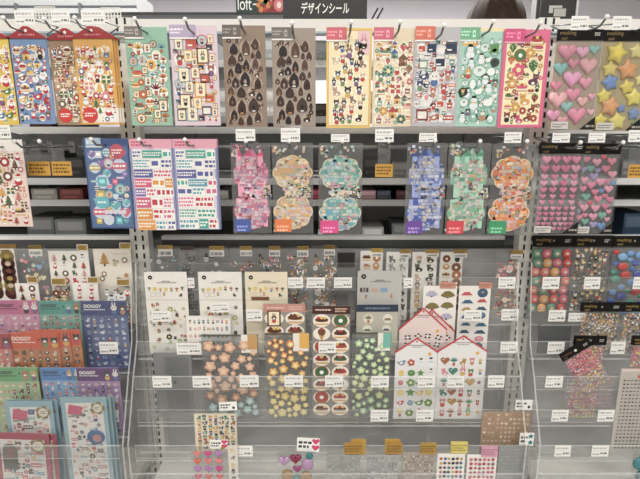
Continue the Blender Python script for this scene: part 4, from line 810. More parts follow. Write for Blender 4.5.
# --- middle bay, second pocket
def plants(low):
    def f(p, W, Hh, k):
        p.ell(-W*.36, Hh-.0125, .0048, .0048, '#17171a', 4, 14); p.rect(-W*.375, Hh-.0135, -W*.345, Hh-.0115, '#e0e0dc', 5); p.scribble(-W*.1, Hh-.0225, W*.1, Hh-.020, '#4a4a4a', 4, k, 1); p.scribble(-W*.2, Hh-.0262, W*.25, Hh-.0235, '#5a5a5a', 4, k, 1)
        z = Hh-.040
        for i, (m, c) in enumerate(((leafy, '#8fae5a'), (flower, '#e8cf4a'), (leafy, '#d8b84a'), (flower, '#e0cf5a'), (figure, '#c98a5a'), (leafy, '#b5603a'), (leafy, '#3f6a45'))): m(p, -W*.4+i*W*.13, z+k.uniform(-.002, .002), .0052, lin(c), 4, k)
        for i in range(2): p.frame(-W*.38+i*W*.13, z-.018, -W*.27+i*W*.13, z-.008, .0007, '#c9b8a0', 4)
        figure(p, -W*.06, z-.011, .005, lin('#d8935a'), 4, k); cat(p, W*.33, z-.014, .0052, lin('#1c1c1e'), 4, k)
        p.rect(-W*.5, z-.026, W*.5, z-.0235, '#d9d4c8', 3)
        if low: fill(p, -W*.46, .003, W*.46, z-.028, [(.0075, 4), (.006, 12), (.0045, 16)], [block, leafy, house, flower, cat], ['#b5603a', '#8fae5a', '#9a5a3a', '#d9c8a0', '#3a3a3c', '#a9b58a'], k, 4, None)
    return f
smallcard('white pack of potted plant stickers with a black dot, beside the slotted post', 143, 187, 272, -.062, plants(1), tier='mB', bg='#e6e3dc')
smallcard('white pack of potted plant stickers with a black dot, second from the slotted post', 197, 242, 272, -.062, plants(1), tier='mB', bg='#e6e3dc')
def creamp(p, W, Hh, k):
    plants(0)(p, W, Hh, k); p.rect(-W*.36, Hh-.066, W*.06, Hh-.058, '#7a4a34', 8); 
smallcard('cream pack of small red cottage stickers with a black dot', 244, 288, 272, -.062, creamp, tier='mB', bg='#e3d8bd')
def greyp(p, W, Hh, k):
    p.ell(-W*.36, Hh-.0125, .0055, .0055, '#17171a', 4, 14); p.rect(-W*.375, Hh-.014, -W*.345, Hh-.011, '#d0d0cc', 5); p.scribble(-W*.1, Hh-.0225, W*.1, Hh-.020, '#4a4a4a', 4, k, 1); p.scribble(-W*.2, Hh-.0262, W*.25, Hh-.0235, '#5a5a5a', 4, k, 1)
    z = Hh-.044
    for i in range(3): p.rect(-W*.44+i*W*.07, z-.005, -W*.39+i*W*.07, z+.005, lin(('#3a3a40', '#8a6a5a', '#4a4a54')[i]), 4)
    p.rect(-W*.18, z-.004, -W*.04, z+.003, '#c9a08a', 4); p.rect(W*.02, z-.005, W*.18, z+.005, '#7fa4c4', 4); tree(p, W*.27, z-.013, .0055, lin('#d8863a'), 4, k); house(p, -W*.3, z-.016, .005, lin('#b9a48a'), 4, k)
smallcard('grey pack of tiny interior stickers with a black dot', 357, 403, 271, -.062, greyp, tier='mB', bg='#b9b8b4')
def charset(p, W, Hh, k):
    p.rect(-W*.48, Hh*.05, W*.48, Hh*.97, '#eceae4', 2); grid(p, -W*.46, Hh*.06, W*.46, Hh*.95, 9, 5, [figure, figure, block, gift], ['#c98a5a', '#4f6a9a', '#d8a0a8', '#4a4a54', '#7fae9a'], k, 3, .5)
smallcard('white sheet with a grid of tiny coloured people, over the plant packs', 185, 231, 316, -.076, charset, tier='mB', bg='#e6e4de')
def cakes(hd, pal, dark):
    def f(p, W, Hh, k):
        p.rect(-W*.5, Hh-.0185, W*.5, Hh, hd, 1); p.scribble(W*.1, Hh-.015, W*.42, Hh-.004, '#d8b8a0', 2, k, 2)
        p.scribble(-W*.42, Hh-.012, 0, Hh-.006, '#e8c8b8', 2, k, 1); z = Hh-.034; j = 0
        while z > .01:
            for s in (-.25, .25):
                p.ell(W*s, z, W*.235, .0155, '#efe9dc', 3, 14); k.choice([cake, cake, donut, icecream] if dark else [cake, stamp, cake])(p, W*s, z, W*.215, lin(k.choice(pal)), 4, k)
            z -= .031; j += 1
    return f
smallcard('clear cake sticker sheet with a dusty pink header strip', 262.5, 306, 304, -.082, cakes('#c98a84', ['#a84a3a', '#6a3a2a', '#e0b08a', '#8a5a44'], 0), bg='#9a948a', tier='mB')
smallcard('clear pack of green tea sweets with a navy header strip', 356, 399, 304.5, -.082, lambda p, W, Hh, k: (p.rect(-W/2, Hh-.017, W/2, Hh, '#2a3a50', 1), p.scribble(-W*.3, Hh-.012, W*.3, Hh-.006, '#7a8aa0', 2, k, 1), grid(p, -W*.46, .004, W*.46, Hh-.02, 2, 4, [leafy, cake, mount], ['#6a7a4a', '#8a7a5a', '#4a5a6a'], k, 4, .4, lin('#e0dccc'))), bg='#b9b6a8', tier='mB')
FA = ['#8a7a3a', '#8a84b8', '#b8b8d0', '#c23a44', '#b5a05a']
smallcard('white card of folding fan stickers with a peach label', 423, 458, 286, -.062, rowsof([fan], FA, 2, .027, .6), (440, 455.5), tier='mB', hexc='#dd9a84', over=.008, gh=.013)
smallcard('white card of coloured mountain stickers with a peach label', 459, 492, 286, -.062, rowsof([mount, mount, mount, cblob], ['#3a6a8a', '#c8505a', '#b5924a', '#4a6f9a', '#d88a9a', '#3f5a74'], 2, .0185, .72), (479, 492), tier='mB', hexc='#dd9a84', over=.008, gh=.013)
# --- roof shaped cards
def roofcard(label, apex, left, right, eave, tier, Y, design, k, bg='#e4e3e4', red='#cf3240'):
    xm = (left+right)/2; t, W, Hh = pack('house_shaped_pack', label, 'sticker pack', left, right, apex, tier, Y)
    he = zat(eave, ym(Y)+.002)-FZ[tier]
    prism([(-W/2, 0), (W/2, 0), (W/2, he), (0, Hh), (-W/2, he)], .0025, 'backing_card', mat(bg, .4), t)
    for s in (-1, 1): 
        q = .0035; V = [(s*W/2*1.02, he-.001), (0, Hh-.0005), (0, Hh+q), (s*W/2*1.04, he+q-.001)]
        prism(V[::s], .0008, 'roof_edge', mat(red, .4), t, -.0009)
    p = Pr(); p.ell(0, Hh-.006, .0022, .0022, '#a82a38', 3, 8); p.scribble(-W*.2, Hh-.0165, W*.2, Hh-.0135, '#4a4a50', 3, k, 1); p.scribble(-W*.12, Hh-.0205, W*.12, Hh-.018, '#4a4a50', 3, k, 1); p.ell(W*.31, he-.003, .0042, .0042, '#e6b034', 3, 10)
    design(p, W, he-.007, k); p.build('sticker_print', t); return t
def pandas(p, W, Hh, k):
    for j in range(6):
        for i in range(4):
            x, z = -W*.33+i*W*.22+k.uniform(-.002, .002), Hh-.010-j*.0185+k.uniform(-.002, .003)
            if z < .009: continue
            a = k.uniform(0, PI); p.ell(x, z, .0048, .004, '#f4efec', 3, 8)
            for q in range(4): p.ell(x+.0058*math.cos(a+q*1.6), z+.0048*math.sin(a+q*1.6), .0030, .0022, DK, 4, 7)
roofcard('pale pink house shaped card of tumbling panda stickers, front one', 309, 400, 447.5, 330, 'mB', -.072, pandas, random.Random(61), '#e6d2ce')
roofcard('pale pink panda card peeping out behind the front panda card', 310.5, 409, 455.5, 332, 'mB', -.066, pandas, random.Random(62), '#e2cdc9')
smallcard  # clear sleeves follow
FLOW = {'peach': ['#d8a284', '#dba88e', '#c98f70'], 'amber': ['#e08a3a', '#e8a84a', '#e6c25a', '#ecd480'], 'green': ['#9ac4a4', '#aecf9e', '#c4d68e', '#8fbf9a']}
def flowerpack(label, x0, x1, yt, Y, kind, labcol, lx, seed, extra=0):
    k = random.Random(seed); t, W, Hh = pack('flower_sticker_pack', label, 'sticker pack', x0, x1, yt, 'mC', Y); film(t, W, Hh, FILMD)
    MB().box(-W/2, W/2, -.0006, .0036, Hh-.003, Hh).build('top_seal', mat('#5a5850', .4), t)
    s = W/(x1-x0); a, b = -W/2+(lx[0]-x0)*s, -W/2+(lx[1]-x0)*s
    MB().box(a, b, -.0014, -.0006, Hh-.042, Hh+.001).build('white_label', mat('#e8e4da', .4), t); MB().box(a+(b-a)*.42, b+.001, -.0024, -.0016, Hh-.034, Hh+.001).build('colour_label', mat(labcol, .4), t)
    n = 0
    for (x, z, r) in _pack(W, Hh-.01, [(.115, 12), (.09, 18), (.07, 14), (.055, 10)], k):
        v = z/Hh; pal = FLOW[kind]; c = pal[min(len(pal)-1, int((1-v)*len(pal)))] if kind != 'peach' or v > .22 else '#9dc0c4'
        puffy('flower_sticker', 'flower', c, x, z, r*.94, t, h=.22, rot=k.uniform(0, 1), centre={'peach': '#e8c8a4', 'amber': '#f0e0a0', 'green': '#e4e8b0'}[kind] if c != '#9dc0c4' else '#c4dcdc', rough=.5); n += 1
    return t
flowerpack('clear pack of peach and pale blue flower stickers with a tan label', 201, 258, 335, -.104, 'peach', '#c89a54', (241, 256.5), 71)
flowerpack('clear pack of orange to yellow flower stickers with a golden label', 265, 309, 333.5, -.104, 'amber', '#e3ae35', (293, 308.5), 72)
flowerpack('clear pack of mint green flower stickers with a teal label', 352, 391.5, 333, -.104, 'green', '#6bb8aa', (378, 390.5), 73)
smallcard('clear sheet of chocolate cake stickers with a dark brown header', 311.5, 351, 306, -.108, cakes('#4a2a26', ['#5a2f22', '#8a3a2a', '#3f6a44', '#b5443a', '#7a4a34'], 1), tier='mC', bg='#8f8a86')
def weather(p, W, Hh, k): grid(p, -W*.46, .004, W*.46, Hh-.004, 4, 6, [leafy, cblob, flower, snowman, cblob, bird, star], ['#e0c04a', '#5f8ab8', '#8fbcd8', '#5f9a4a', '#c9505a', '#7a9ab4', '#e8d880'], k, 4, .5)
def zoo(p, W, Hh, k): grid(p, -W*.44, .004, W*.3, Hh-.004, 4, 6, [figure, figure, leafy, figure, heart, cat], ['#5a8a4a', '#b58a3a', '#d88a94', '#3f8a7a', '#a86a4a', '#3f9a5a'], k, 4, .56); grid(p, W*.3, .004, W*.48, Hh-.004, 1, 6, [figure, star], ['#e0b84a', '#8a5a3a'], k, 4, .34)
roofcard('white house shaped card of weather and plant stickers with a red roof line', 339, 396, 438.5, 353, 'mC', -.106, weather, random.Random(63))
roofcard('white house shaped card of frog and animal stickers with a red roof line', 336.5, 439, 488, 352, 'mC', -.106, zoo, random.Random(64))
# --- middle bay, low pockets
def figs(p, W, Hh, k): p.frame(-W*.49, .003, W*.49, Hh-.001, .0008, '#d9cfb4', 2); grid(p, -W*.45, .008, W*.47, Hh-.003, 7, 7, [figure, figure, bird, cat], ['#c98a34', '#2f3450', '#d8b05a', '#8a5a34', '#5f8a74', '#3a3a44'], k, 3, .56)
smallcard('cream card of tiny yellow and navy figure stickers above the heart gems', 193, 237, 414, -.146, figs, tier='mD', bg='#e3dcc6')
def shells(p, W, Hh, k): grid(p, -W*.48, .004, W*.48, Hh-.002, 11, 9, [blob, heart, star], ['#c9a88c', '#d8bca4', '#b08a6a', '#e4d4c4', '#a8806a'], k, 3, .42)
smallcard('tan card of tiny shell coloured gems behind the star tags', 482, 532, 412, -.146, shells, tier='mD', bg='#a98f76')
t, W, Hh = pack('gem_pack', 'clear pack of pink, red and orange heart gems under the heart tag', 'sticker pack', 190, 226, 448, 'mE', -.198); k = random.Random(81); film(t, W, Hh)
for j in range(5):
    for i in range(3): puffy('heart_gem', 'heart', k.choice(['#cf3a68', '#d0443f', '#d9683f', '#b078b8', '#d87a78', '#c02f50', '#cc3f8a']), (-.31+.30*i)*W, Hh-.014-j*.019, .0092, t, h=.5)
goldlab(t, W, Hh, W*.36, W*.46, k, .004)
def strip(p, W, Hh, k): grid(p, -W*.5, .002, W*.5, Hh-.002, 1, 7, [cat, figure], ['#2a2a2c', '#d8b87a', '#8a8a88'], k, 3, .4)
smallcard('narrow clear strip of black and tan cat stickers beside the heart gems', 227, 238, 446, -.203, strip, tier='mE', bg='#d8d3c8')
t, W, Hh = pack('gem_pack', 'clear pack of big teal, plum and purple round gems', 'sticker pack', 277, 314, 449, 'mE', -.198); k = random.Random(82); film(t, W, Hh)
for (x, z, r) in _pack(W, Hh-.008, [(.17, 8), (.13, 12), (.1, 10)], k): puffy('round_gem', k.choice(['round', 'round', 'heart']), k.choice(['#2f7f80', '#7a2f5f', '#4a3a74', '#a07a3f', '#9a3f78', '#b08ab4', '#8a1f4a']), x, z, r, t, h=.5, rough=.12)
def sparkle(c, n=13): return lambda p, W, Hh, k: grid(p, -W*.48, .002, W*.48, Hh-.004, n, 14, [blob, star, block], c, k, 3, .4)
GL = dict(tier='mE', gh=.026, over=.029)
smallcard('silver glitter gem sheet with two gold labels, beside the plum gems', 326, 361, 455, -.198, sparkle(['#a9aaa6', '#8f908c', '#c9cac6', '#7a7a78']), (344, 362), gl2=(351, 366), bg='#9c9d9a', hexc='#b88a2a', **GL)
smallcard('silver glitter gem sheet with a peach and gold label', 367, 399, 455, -.198, sparkle(['#a2a4a2', '#888a8a', '#bfc1bf', '#6f7272'], 9), (387, 402), gl2=(385, 400), bg='#a3a5a4', hexc='#b5892c', **GL)
smallcard('mottled brown and silver gem sheet with a gold label', 402, 435, 453, -.198, sparkle(['#6a5242', '#c4bcb4', '#8f7866', '#dcd8d4', '#4a3a32']), (420, 436), bg='#a49a90', hexc='#b8912c', **{**GL, 'over': .024})
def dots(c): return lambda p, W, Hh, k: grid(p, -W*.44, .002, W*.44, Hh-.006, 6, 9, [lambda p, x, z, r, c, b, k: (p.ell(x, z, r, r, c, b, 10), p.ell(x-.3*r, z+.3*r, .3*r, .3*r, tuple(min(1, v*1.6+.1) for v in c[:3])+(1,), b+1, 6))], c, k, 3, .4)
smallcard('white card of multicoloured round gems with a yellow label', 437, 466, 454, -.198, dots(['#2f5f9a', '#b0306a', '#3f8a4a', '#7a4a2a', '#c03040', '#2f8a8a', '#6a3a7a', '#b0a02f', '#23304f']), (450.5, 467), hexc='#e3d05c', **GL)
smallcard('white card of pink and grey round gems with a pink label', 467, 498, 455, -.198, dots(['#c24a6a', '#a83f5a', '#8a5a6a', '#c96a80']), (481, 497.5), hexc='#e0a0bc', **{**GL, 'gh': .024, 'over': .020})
smallcard('grey sheet of tiny clear gems under the star tags', 499, 531, 446, -.200, sparkle(['#9aa09e', '#8a908e', '#aab0ae'], 16), tier='mE', bg='#8f9492')
# --- bay with puffy packs
def blackpack(label, x0, x1, yt, tier, Y, hpx, items, roll=0., seed=1, body=None, txt=None):
    k = random.Random(seed); t, W, Hh = pack('puffy_sticker_pack', label, 'sticker pack', x0, x1, yt, tier, Y, roll=roll); hh = zat(yt, Y)-zat(yt+hpx, Y)
    MB().box(-W/2, W/2, 0, .0025, 0, Hh-hh).build('film_sleeve', body or FILMD, t); MB().box(-W/2-.001, W/2+.001, -.0018, .0028, Hh-hh, Hh).build('header_card', mat('#101010', .6, spec=.2), t)
    g = mat('#a98a3f', .4, .3); lettering(MS[0], hh*.42, g, t, -W*.45, -.0021, Hh-hh*.5); lettering(MS[1], hh*.36, g, t, -W*.43, -.0021, Hh-hh*.86)
    p = Pr(); p.scribble(W*.28, Hh-hh*.65, W*.42, Hh-hh*.3, '#b9b6af', 20, k, 2); p.ell(0, Hh-hh*.45, .0026, .0026, '#8a8a8a', 20, 8); p.build('header_print', t)
    items(t, W, Hh-hh, k); return t
def darumas(cols, face='#e8d0c0', rows=7, nx=4):
    def f(t, W, Hh, k):
        q = Pr(); r = W/nx*.47
        for j in range(rows):
            for i in range(nx):
                z = Hh-.006-r-j*r*2.05; x = -W/2+(i+.5)*W/nx+(r*.25 if j % 2 else -r*.1)
                if z < r: continue
                puffy('daruma_sticker', 'round', k.choice(cols), x, z, r, t, h=.45, rz=r*1.05)
                q.ell(x, z+r*.1, r*.42, r*.34, face, 1, 8)
                for s in (-1, 1): q.ell(x+s*r*.18, z+r*.15, r*.09, r*.1, DK, 2, 5)
        q.build('face_print', t, y=-r*.47)
    return f
blackpack('clear pack of red puffy round daruma dolls under a black header', 534, 574, 235.5, 'rA', -.018, 11, darumas(['#d8403c', '#dd5a50', '#e0a04a', '#d8607a', '#cf3a38', '#5f9a7a', '#e07060']), seed=91)
def animalsp(pal, r=.0062, n=60, motifs=None):
    def f(t, W, Hh, k):
        q = Pr(); fill(q, -W*.48, .003, W*.48, Hh-.003, [(r, n), (r*.75, n)], motifs or [figure, cat], pal, k, 3, None, gap=.9); q.build('sticker_print', t, y=-.0004)
    return f
blackpack('clear pack of golden and white lucky animal stickers under a black header', 575.5, 613, 235.5, 'rA', -.018, 11, animalsp(['#d8a04a', '#e8e0d0', '#5a4a2a', '#3f4a44', '#e0c070'], .0072, 40), seed=92)
blackpack('clear pack of blue, green and red glossy shapes under a black header', 615, 655, 236, 'rA', -.018, 10.5, lambda t, W, Hh, k: [puffy('round_sticker', 'round', k.choice(['#3f6ab8', '#3f9a8a', '#d03a3a', '#6a9ad0', '#4a5fb0', '#7aaed8', '#3fa08a']), x, z, r, t, h=.45, rz=r*.8) for x, z, r in _pack(W, Hh, [(.13, 14), (.1, 26), (.08, 20)], k)], seed=93)
blackpack('pack of tiny cream animal stickers under a black header below the golden ones', 582, 622.5, 302.5, 'rB', -.060, 9, animalsp(['#d8a83a', '#e0dcd4', '#33302c', '#c9b088', '#b98a4a', '#d8b8a4'], .0042, 90), seed=94, body=FILM)
blackpack('pack of tiny brown animal stickers cut off at the edge below glossy blue shapes', 624, 660, 302.5, 'rB', -.060, 9, animalsp(['#c98a34', '#e8e0d0', '#2f2c2a', '#d8a050'], .0046, 80), seed=95, body=FILM)
PINKY = animalsp(['#d85a7a', '#e890a4', '#e0c04a', '#d87a94', '#c94a6a', '#e8d0c0'], .0036, 150, [blob, flower, heart])
t = blackpack('pack of tiny pink and yellow stickers under a level black header', 575, 606.5, 336, 'rC', -.105, 9, PINKY, seed=96, body=FILM)
blackpack('pack of tiny pink flower stickers cut off at the edge above the grey lettering card', 633, 665, 336, 'rC', -.105, 9, PINKY, seed=98, body=FILM)
# the tilted pack
k = random.Random(97); a = at(561, 356, -.118); c0 = at(586, 388, -.118); hc = at(575, 350, -.1105); TA = -.60; t = thing('puffy_sticker_pack', 'slipped pack of pink and yellow stickers with its black header tilted steeply', 'sticker pack', (hc.x-.112*math.sin(TA), -.1105, hc.z-.112*math.cos(TA)), (0, TA, 0))
W, Hh, hh = .070, .1215, .019; MB().box(-W/2, W/2, 0, .0022, 0, Hh-hh).build('film_sleeve', FILM, t); MB().box(-W/2, W/2, -.0018, .0026, Hh-hh, Hh).build('header_card', mat('#101010', .6, spec=.2), t)
lettering(MS[0], .007, mat('#8a5a4a', .4, .3), t, -W*.45, -.0021, Hh-hh*.5); lettering(MS[1], .006, mat('#8a5a4a', .4, .3), t, -W*.43, -.0021, Hh-hh*.85); p = Pr(); p.ell(0, Hh-hh*.5, .0032, .0032, '#d8d8d6', 20, 10); p.scribble(W*.28, Hh-hh*.65, W*.42, Hh-hh*.3, '#b9b6af', 20, k, 2); p.build('header_print', t)
q = Pr(); fill(q, -W*.48, .05, W*.48, Hh-hh-.002, [(.0036, 190)], [blob, flower, heart], ['#d85a7a', '#e890a4', '#d87a94', '#c94a6a'], k, 3, None); fill(q, -W*.48, .004, W*.48, .05, [(.0034, 90)], [blob, star], ['#e0c04a', '#e8d880', '#e890a4', '#a8a8b8'], k, 3, None); q.build('sticker_print', t, y=-.0004)
# clear pack of white and pink gems below it
smallcard('clear pack of tiny white and pink gems in rows below the tilted pack', 566, 620, 374, -.126, lambda p, W, Hh, k: (grid(p, -W*.48, Hh*.62, W*.0, Hh*.92, 10, 4, [blob], ['#e4e2e4', '#d0d0d4'], k, 3, .42), grid(p, W*.0, Hh*.3, W*.4, Hh*.96, 9, 8, [blob, heart], ['#d88aa4', '#e0b0c0', '#c9708a'], k, 3, .42), grid(p, -W*.46, Hh*.36, W*.1, Hh*.56, 12, 3, [blob], ['#e0a8b8', '#d87a94'], k, 3, .4), grid(p, -W*.48, Hh*.1, W*.3, Hh*.24, 13, 2, [blob, star], ['#d8c85a', '#e0d890', '#8a8a70'], k, 3, .42)), tier='rC', bg=None)
t, W, Hh = pack('slot_divider', 'smoked dark divider plate filling a slot under the daruma pack', 'divider', 540, 572, 324, 'rB', -.062)
MB().box(-W/2, W/2, 0, .003, 0, Hh).build('divider_plate', mat('#56595b', .25), t); MB().box(-W/2, W/2, -.002, 0, Hh-.004, Hh).build('top_lip', mat('#8a8d8e', .2), t)
def calend(p, W, Hh, k):
    p.rect(-W*.5, Hh-.006, W*.5, Hh, '#dcc9c0', 2); p.scribble(-W*.12, Hh-.024, W*.3, Hh-.012, '#cf5a48', 3, k, 1)
    z = Hh-.028
    while z > .008:
        x = -W*.42
        while x < W*.46: p.scribble(x, z-.0024, x+.0046, z+.003, '#3c3c3e', 3, k, 1); x += .0082
        z -= .0088
smallcard('grey card with rows of small dark letter stickers and a red heading', 621, 668, 369, -.146, calend, tier='rD', bg='#b9b4ac')
t, W, Hh = pack('gem_pack', 'dark teal glossy gem pack cut off in the low corner', 'sticker pack', 634, 670, 452, 'rE', -.198); k = random.Random(84); film(t, W, Hh)
for (x, z, r) in _pack(W, Hh-.006, [(.2, 6), (.16, 8), (.1, 10)], k): puffy('round_gem', 'round', k.choice(['#2f6f74', '#35808a', '#245a60']), x, z, r, t, h=.5, rough=.12)
# --- bay of christmas and pet cards
def patches(p, W, Hh, k):
    z = Hh-.022
    p.scribble(-W*.3, z+.012, W*.35, z+.016, '#55555a', 3, k, 1)
    for i in range(6):
        for s in (-.25, .25): p.ell(W*s, z-i*.0175, W*.23, W*.23, ('#8a7434', '#4a1f1c', '#3a2420', '#5a2a20')[i % 4], 3, 14); p.ell(W*s, z-i*.0175, W*.1, W*.08, ('#a8924a', '#c9b0a0', '#7a3a30')[i % 3], 4, 8)
XC = ['#c4303a', '#3f6a45', '#b8403a', '#2f5a3c', '#d8a0a0']
L_ = dict(tier='lA', edge=True)
smallcard('white card of round gold and maroon patches at the very edge', -18, 14, 247, -.020, patches, (-14, 16), tier='lA', hexc='#a57f3a', over=.006)
smallcard('clear pack of pastel blue and pink flakes behind the bear card', 17, 45, 246, -.014, flakes([flower, blob, heart], ['#8fb4d8', '#e0a0b4', '#e8e0b4', '#a8d0d0', '#e08a94'], .005, 28, None), (28.5, 41.5), .016, tier='lA', bg=None, hexc='#9a8234', over=.002)
smallcard('white card of red santa and snowman stickers', 47, 88.5, 251, -.022, rowsof([santa, snowman, wreath, tree, cat], XC, 4, .0185, .46), (78, 88), gh=.013, over=.015, **L_)
smallcard('cream card of a gold tree and small wreath stickers', 92, 131, 249, -.022, lambda p, W, Hh, k: (tree(p, -W*.22, Hh-.024, .0165, lin('#b98a4a'), 3, k), wreath(p, W*.32, Hh-.026, .0075, lin('#8a8f6a'), 3, k), fill(p, -W*.02, Hh-.042, W*.2, Hh-.018, [(.005, 4)], [star, flower], ['#a8a49a', '#b5a888'], k, 3, None), p.scribble(0, Hh-.013, W*.4, Hh-.010, '#c9bfae', 3, k, 1), fill(p, -W*.45, .004, W*.45, Hh-.045, [(.007, 12)], [star, tree, wreath], ['#b98a4a', '#8a8f6a'], k, 3, None)), (120.5, 131), gh=.013, over=.014, bg='#e3dccf', **L_)
smallcard('white card of a brown bear and a dark fir tree', 14, 38.5, 283.5, -.042, rowsof([wreath, tree, figure], ['#5a3a2a', '#2f4a38', '#7a4a34'], 2, .019, .5, topgap=.003), (28.5, 38), gh=.014, over=.017, **L_)
smallcard('clear pack of brown doughnut flakes between the bear and wreath cards', 40, 70, 285, -.038, flakes([donut, gift], ['#8a5a3a', '#b08a4a', '#a83a34', '#6a4030'], .0062, 18, None, top=.006), (52.5, 66), tier='lA', bg=None, gh=.015, over=.016, edge=True)
smallcard('white card of a green wreath and a santa', 71.5, 98, 283, -.042, rowsof([wreath, santa], ['#3f5a3a', '#c4303a'], 2, .018, .48, topgap=.003), (88.5, 98.5), gh=.013, over=.014, **L_)
smallcard('clear pack of puffy santa faces by the slotted post', 101, 131, 286, -.038, flakes([santa, santa, snowman], XC, .0072, 16, WH, top=.004), (117.5, 130), tier='lA', bg=None, gh=.014, over=.016, edge=True)
def petcard(label, x0, x1, yt, tier, Y, hd, bd, txt, pet, sp, seed, tc='#f4f2ee'):
    k = random.Random(seed); t, W, Hh = pack('pet_sticker_card', label, 'sticker card', x0, x1, yt, tier, Y, lean=.002)
    card(t, W, Hh, bd, .002); hh = W*.33; MB().box(-W/2, W/2, -.001, 0, Hh-hh, Hh).build('header_strip', mat(hd, .4), t)
    m = mat(tc, .5); lettering('DOGGY', W*.105, m, t, -W*.44, -.0012, Hh-hh*.46, 'LEFT', .0003)
    p = Pr(); p.scribble(-W*.44, Hh-hh*.66, W*.02, Hh-hh*.54, tc, 11, k, 1); p.ell(W*.1, Hh-hh*.42, .0022, .0022, '#2a2a2e', 11, 8)
    for s, c in zip((.22, .41), pet): figure(p, W*s, Hh-hh*.58, W*.125, lin(c), 11, k)
    grid(p, -W*.47, .004, W*.47, Hh-hh-.003, 6, max(4, int((Hh-hh)/W*7)), sp[0], sp[1], k, 3, .5); p.build('sticker_print', t)
    MB().box(-W/2-.0012, W/2+.0012, -.0034, -.0030, -.0002, Hh+.002).build('clear_sleeve', FILM, t); return t
RB = [figure, cat, bird, blob]
petcard('pink pet sticker card with two white rabbits on its header', -6, 37.5, 300.5, 'lB', -.070, '#cf6a9c', '#dc9ec0', '', ['#efe6e0', '#efe6e0'], (RB, ['#e8c4d4', '#d88ab0', '#ecdfe2']), 201, '#3a2a34')
petcard('teal pet sticker card with a shiba dog on its header', 38, 79.5, 301, 'lB', -.070, '#45a096', '#7cb8ae', '', ['#7cb8ae', '#c9703a'], (RB, ['#b0504a', '#d8a09a', '#5f7a6a', '#d8d0c0', '#a84a44']), 202, '#20302f')
petcard('navy pet sticker card with a white rabbit and a dark rabbit', 80.5, 126, 301, 'lB', -.074, '#2a3f80', '#56699c', '', ['#e6e0da', '#5a3a34'], (RB, ['#8a98b8', '#a8b0c8', '#6f7ea4', '#c4c8d4', '#3f4f7c']), 203)
ORG = (RB, ['#5a4438', '#e0b48a', '#3a3434', '#d8c4b0', '#8a5a3a'])
petcard('orange penguin sticker card, front one of the three', 8, 58, 333, 'lC', -.117, '#d9502a', '#cf7a40', '', ['#33363c', '#3a3a3e'], ORG, 204)
petcard('orange penguin sticker card, middle one of the three', 20, 69.5, 331.5, 'lC', -.1132, '#d9502a', '#cf7a40', '', ['#3a3a3e', '#33363c'], ORG, 205)
petcard('orange penguin sticker card, rear one of the three', 31, 80, 330, 'lC', -.1092, '#d9502a', '#cf7a40', '', ['#d8d0c8', '#33363c'], ORG, 206)
petcard('red pet sticker card cut off at the edge beside the orange cards', -38, 9.5, 334, 'lC', -.121, '#b03038', '#d07a70', '', ['#e0d8d0', '#4a3a34'], (RB, ['#e0b0a8', '#d88a80', '#ece0d8']), 207)
petcard('light green pet sticker card with a ginger dog on its header', -8, 37, 367.5, 'lD', -.140, '#62ad72', '#a9c49a', '', ['#c9703a', '#d8a86a'], (RB, ['#b5604a', '#c98a5a', '#d8c09a', '#7a5a3a']), 208, '#20302a')
petcard('sky blue pet sticker card behind the pale blue framed stack', 40, 80, 368, 'lD', -.138, '#3f86cc', '#7fb0dc', '', ['#e0b060', '#efe0c0'], (RB, ['#d8707a', '#e8a8a0', '#5a6a84', '#d8d8d8']), 209, '#1f2c40')
petcard('purple pet sticker card with a black and white pet on its header', 76.5, 118.5, 368, 'lD', -.144, '#5f2f78', '#a886b4', '', ['#33303a', '#e8e4e4'], (RB, ['#c9b4d0', '#e0d4e0', '#7a5a8a', '#d8b0c0']), 210)
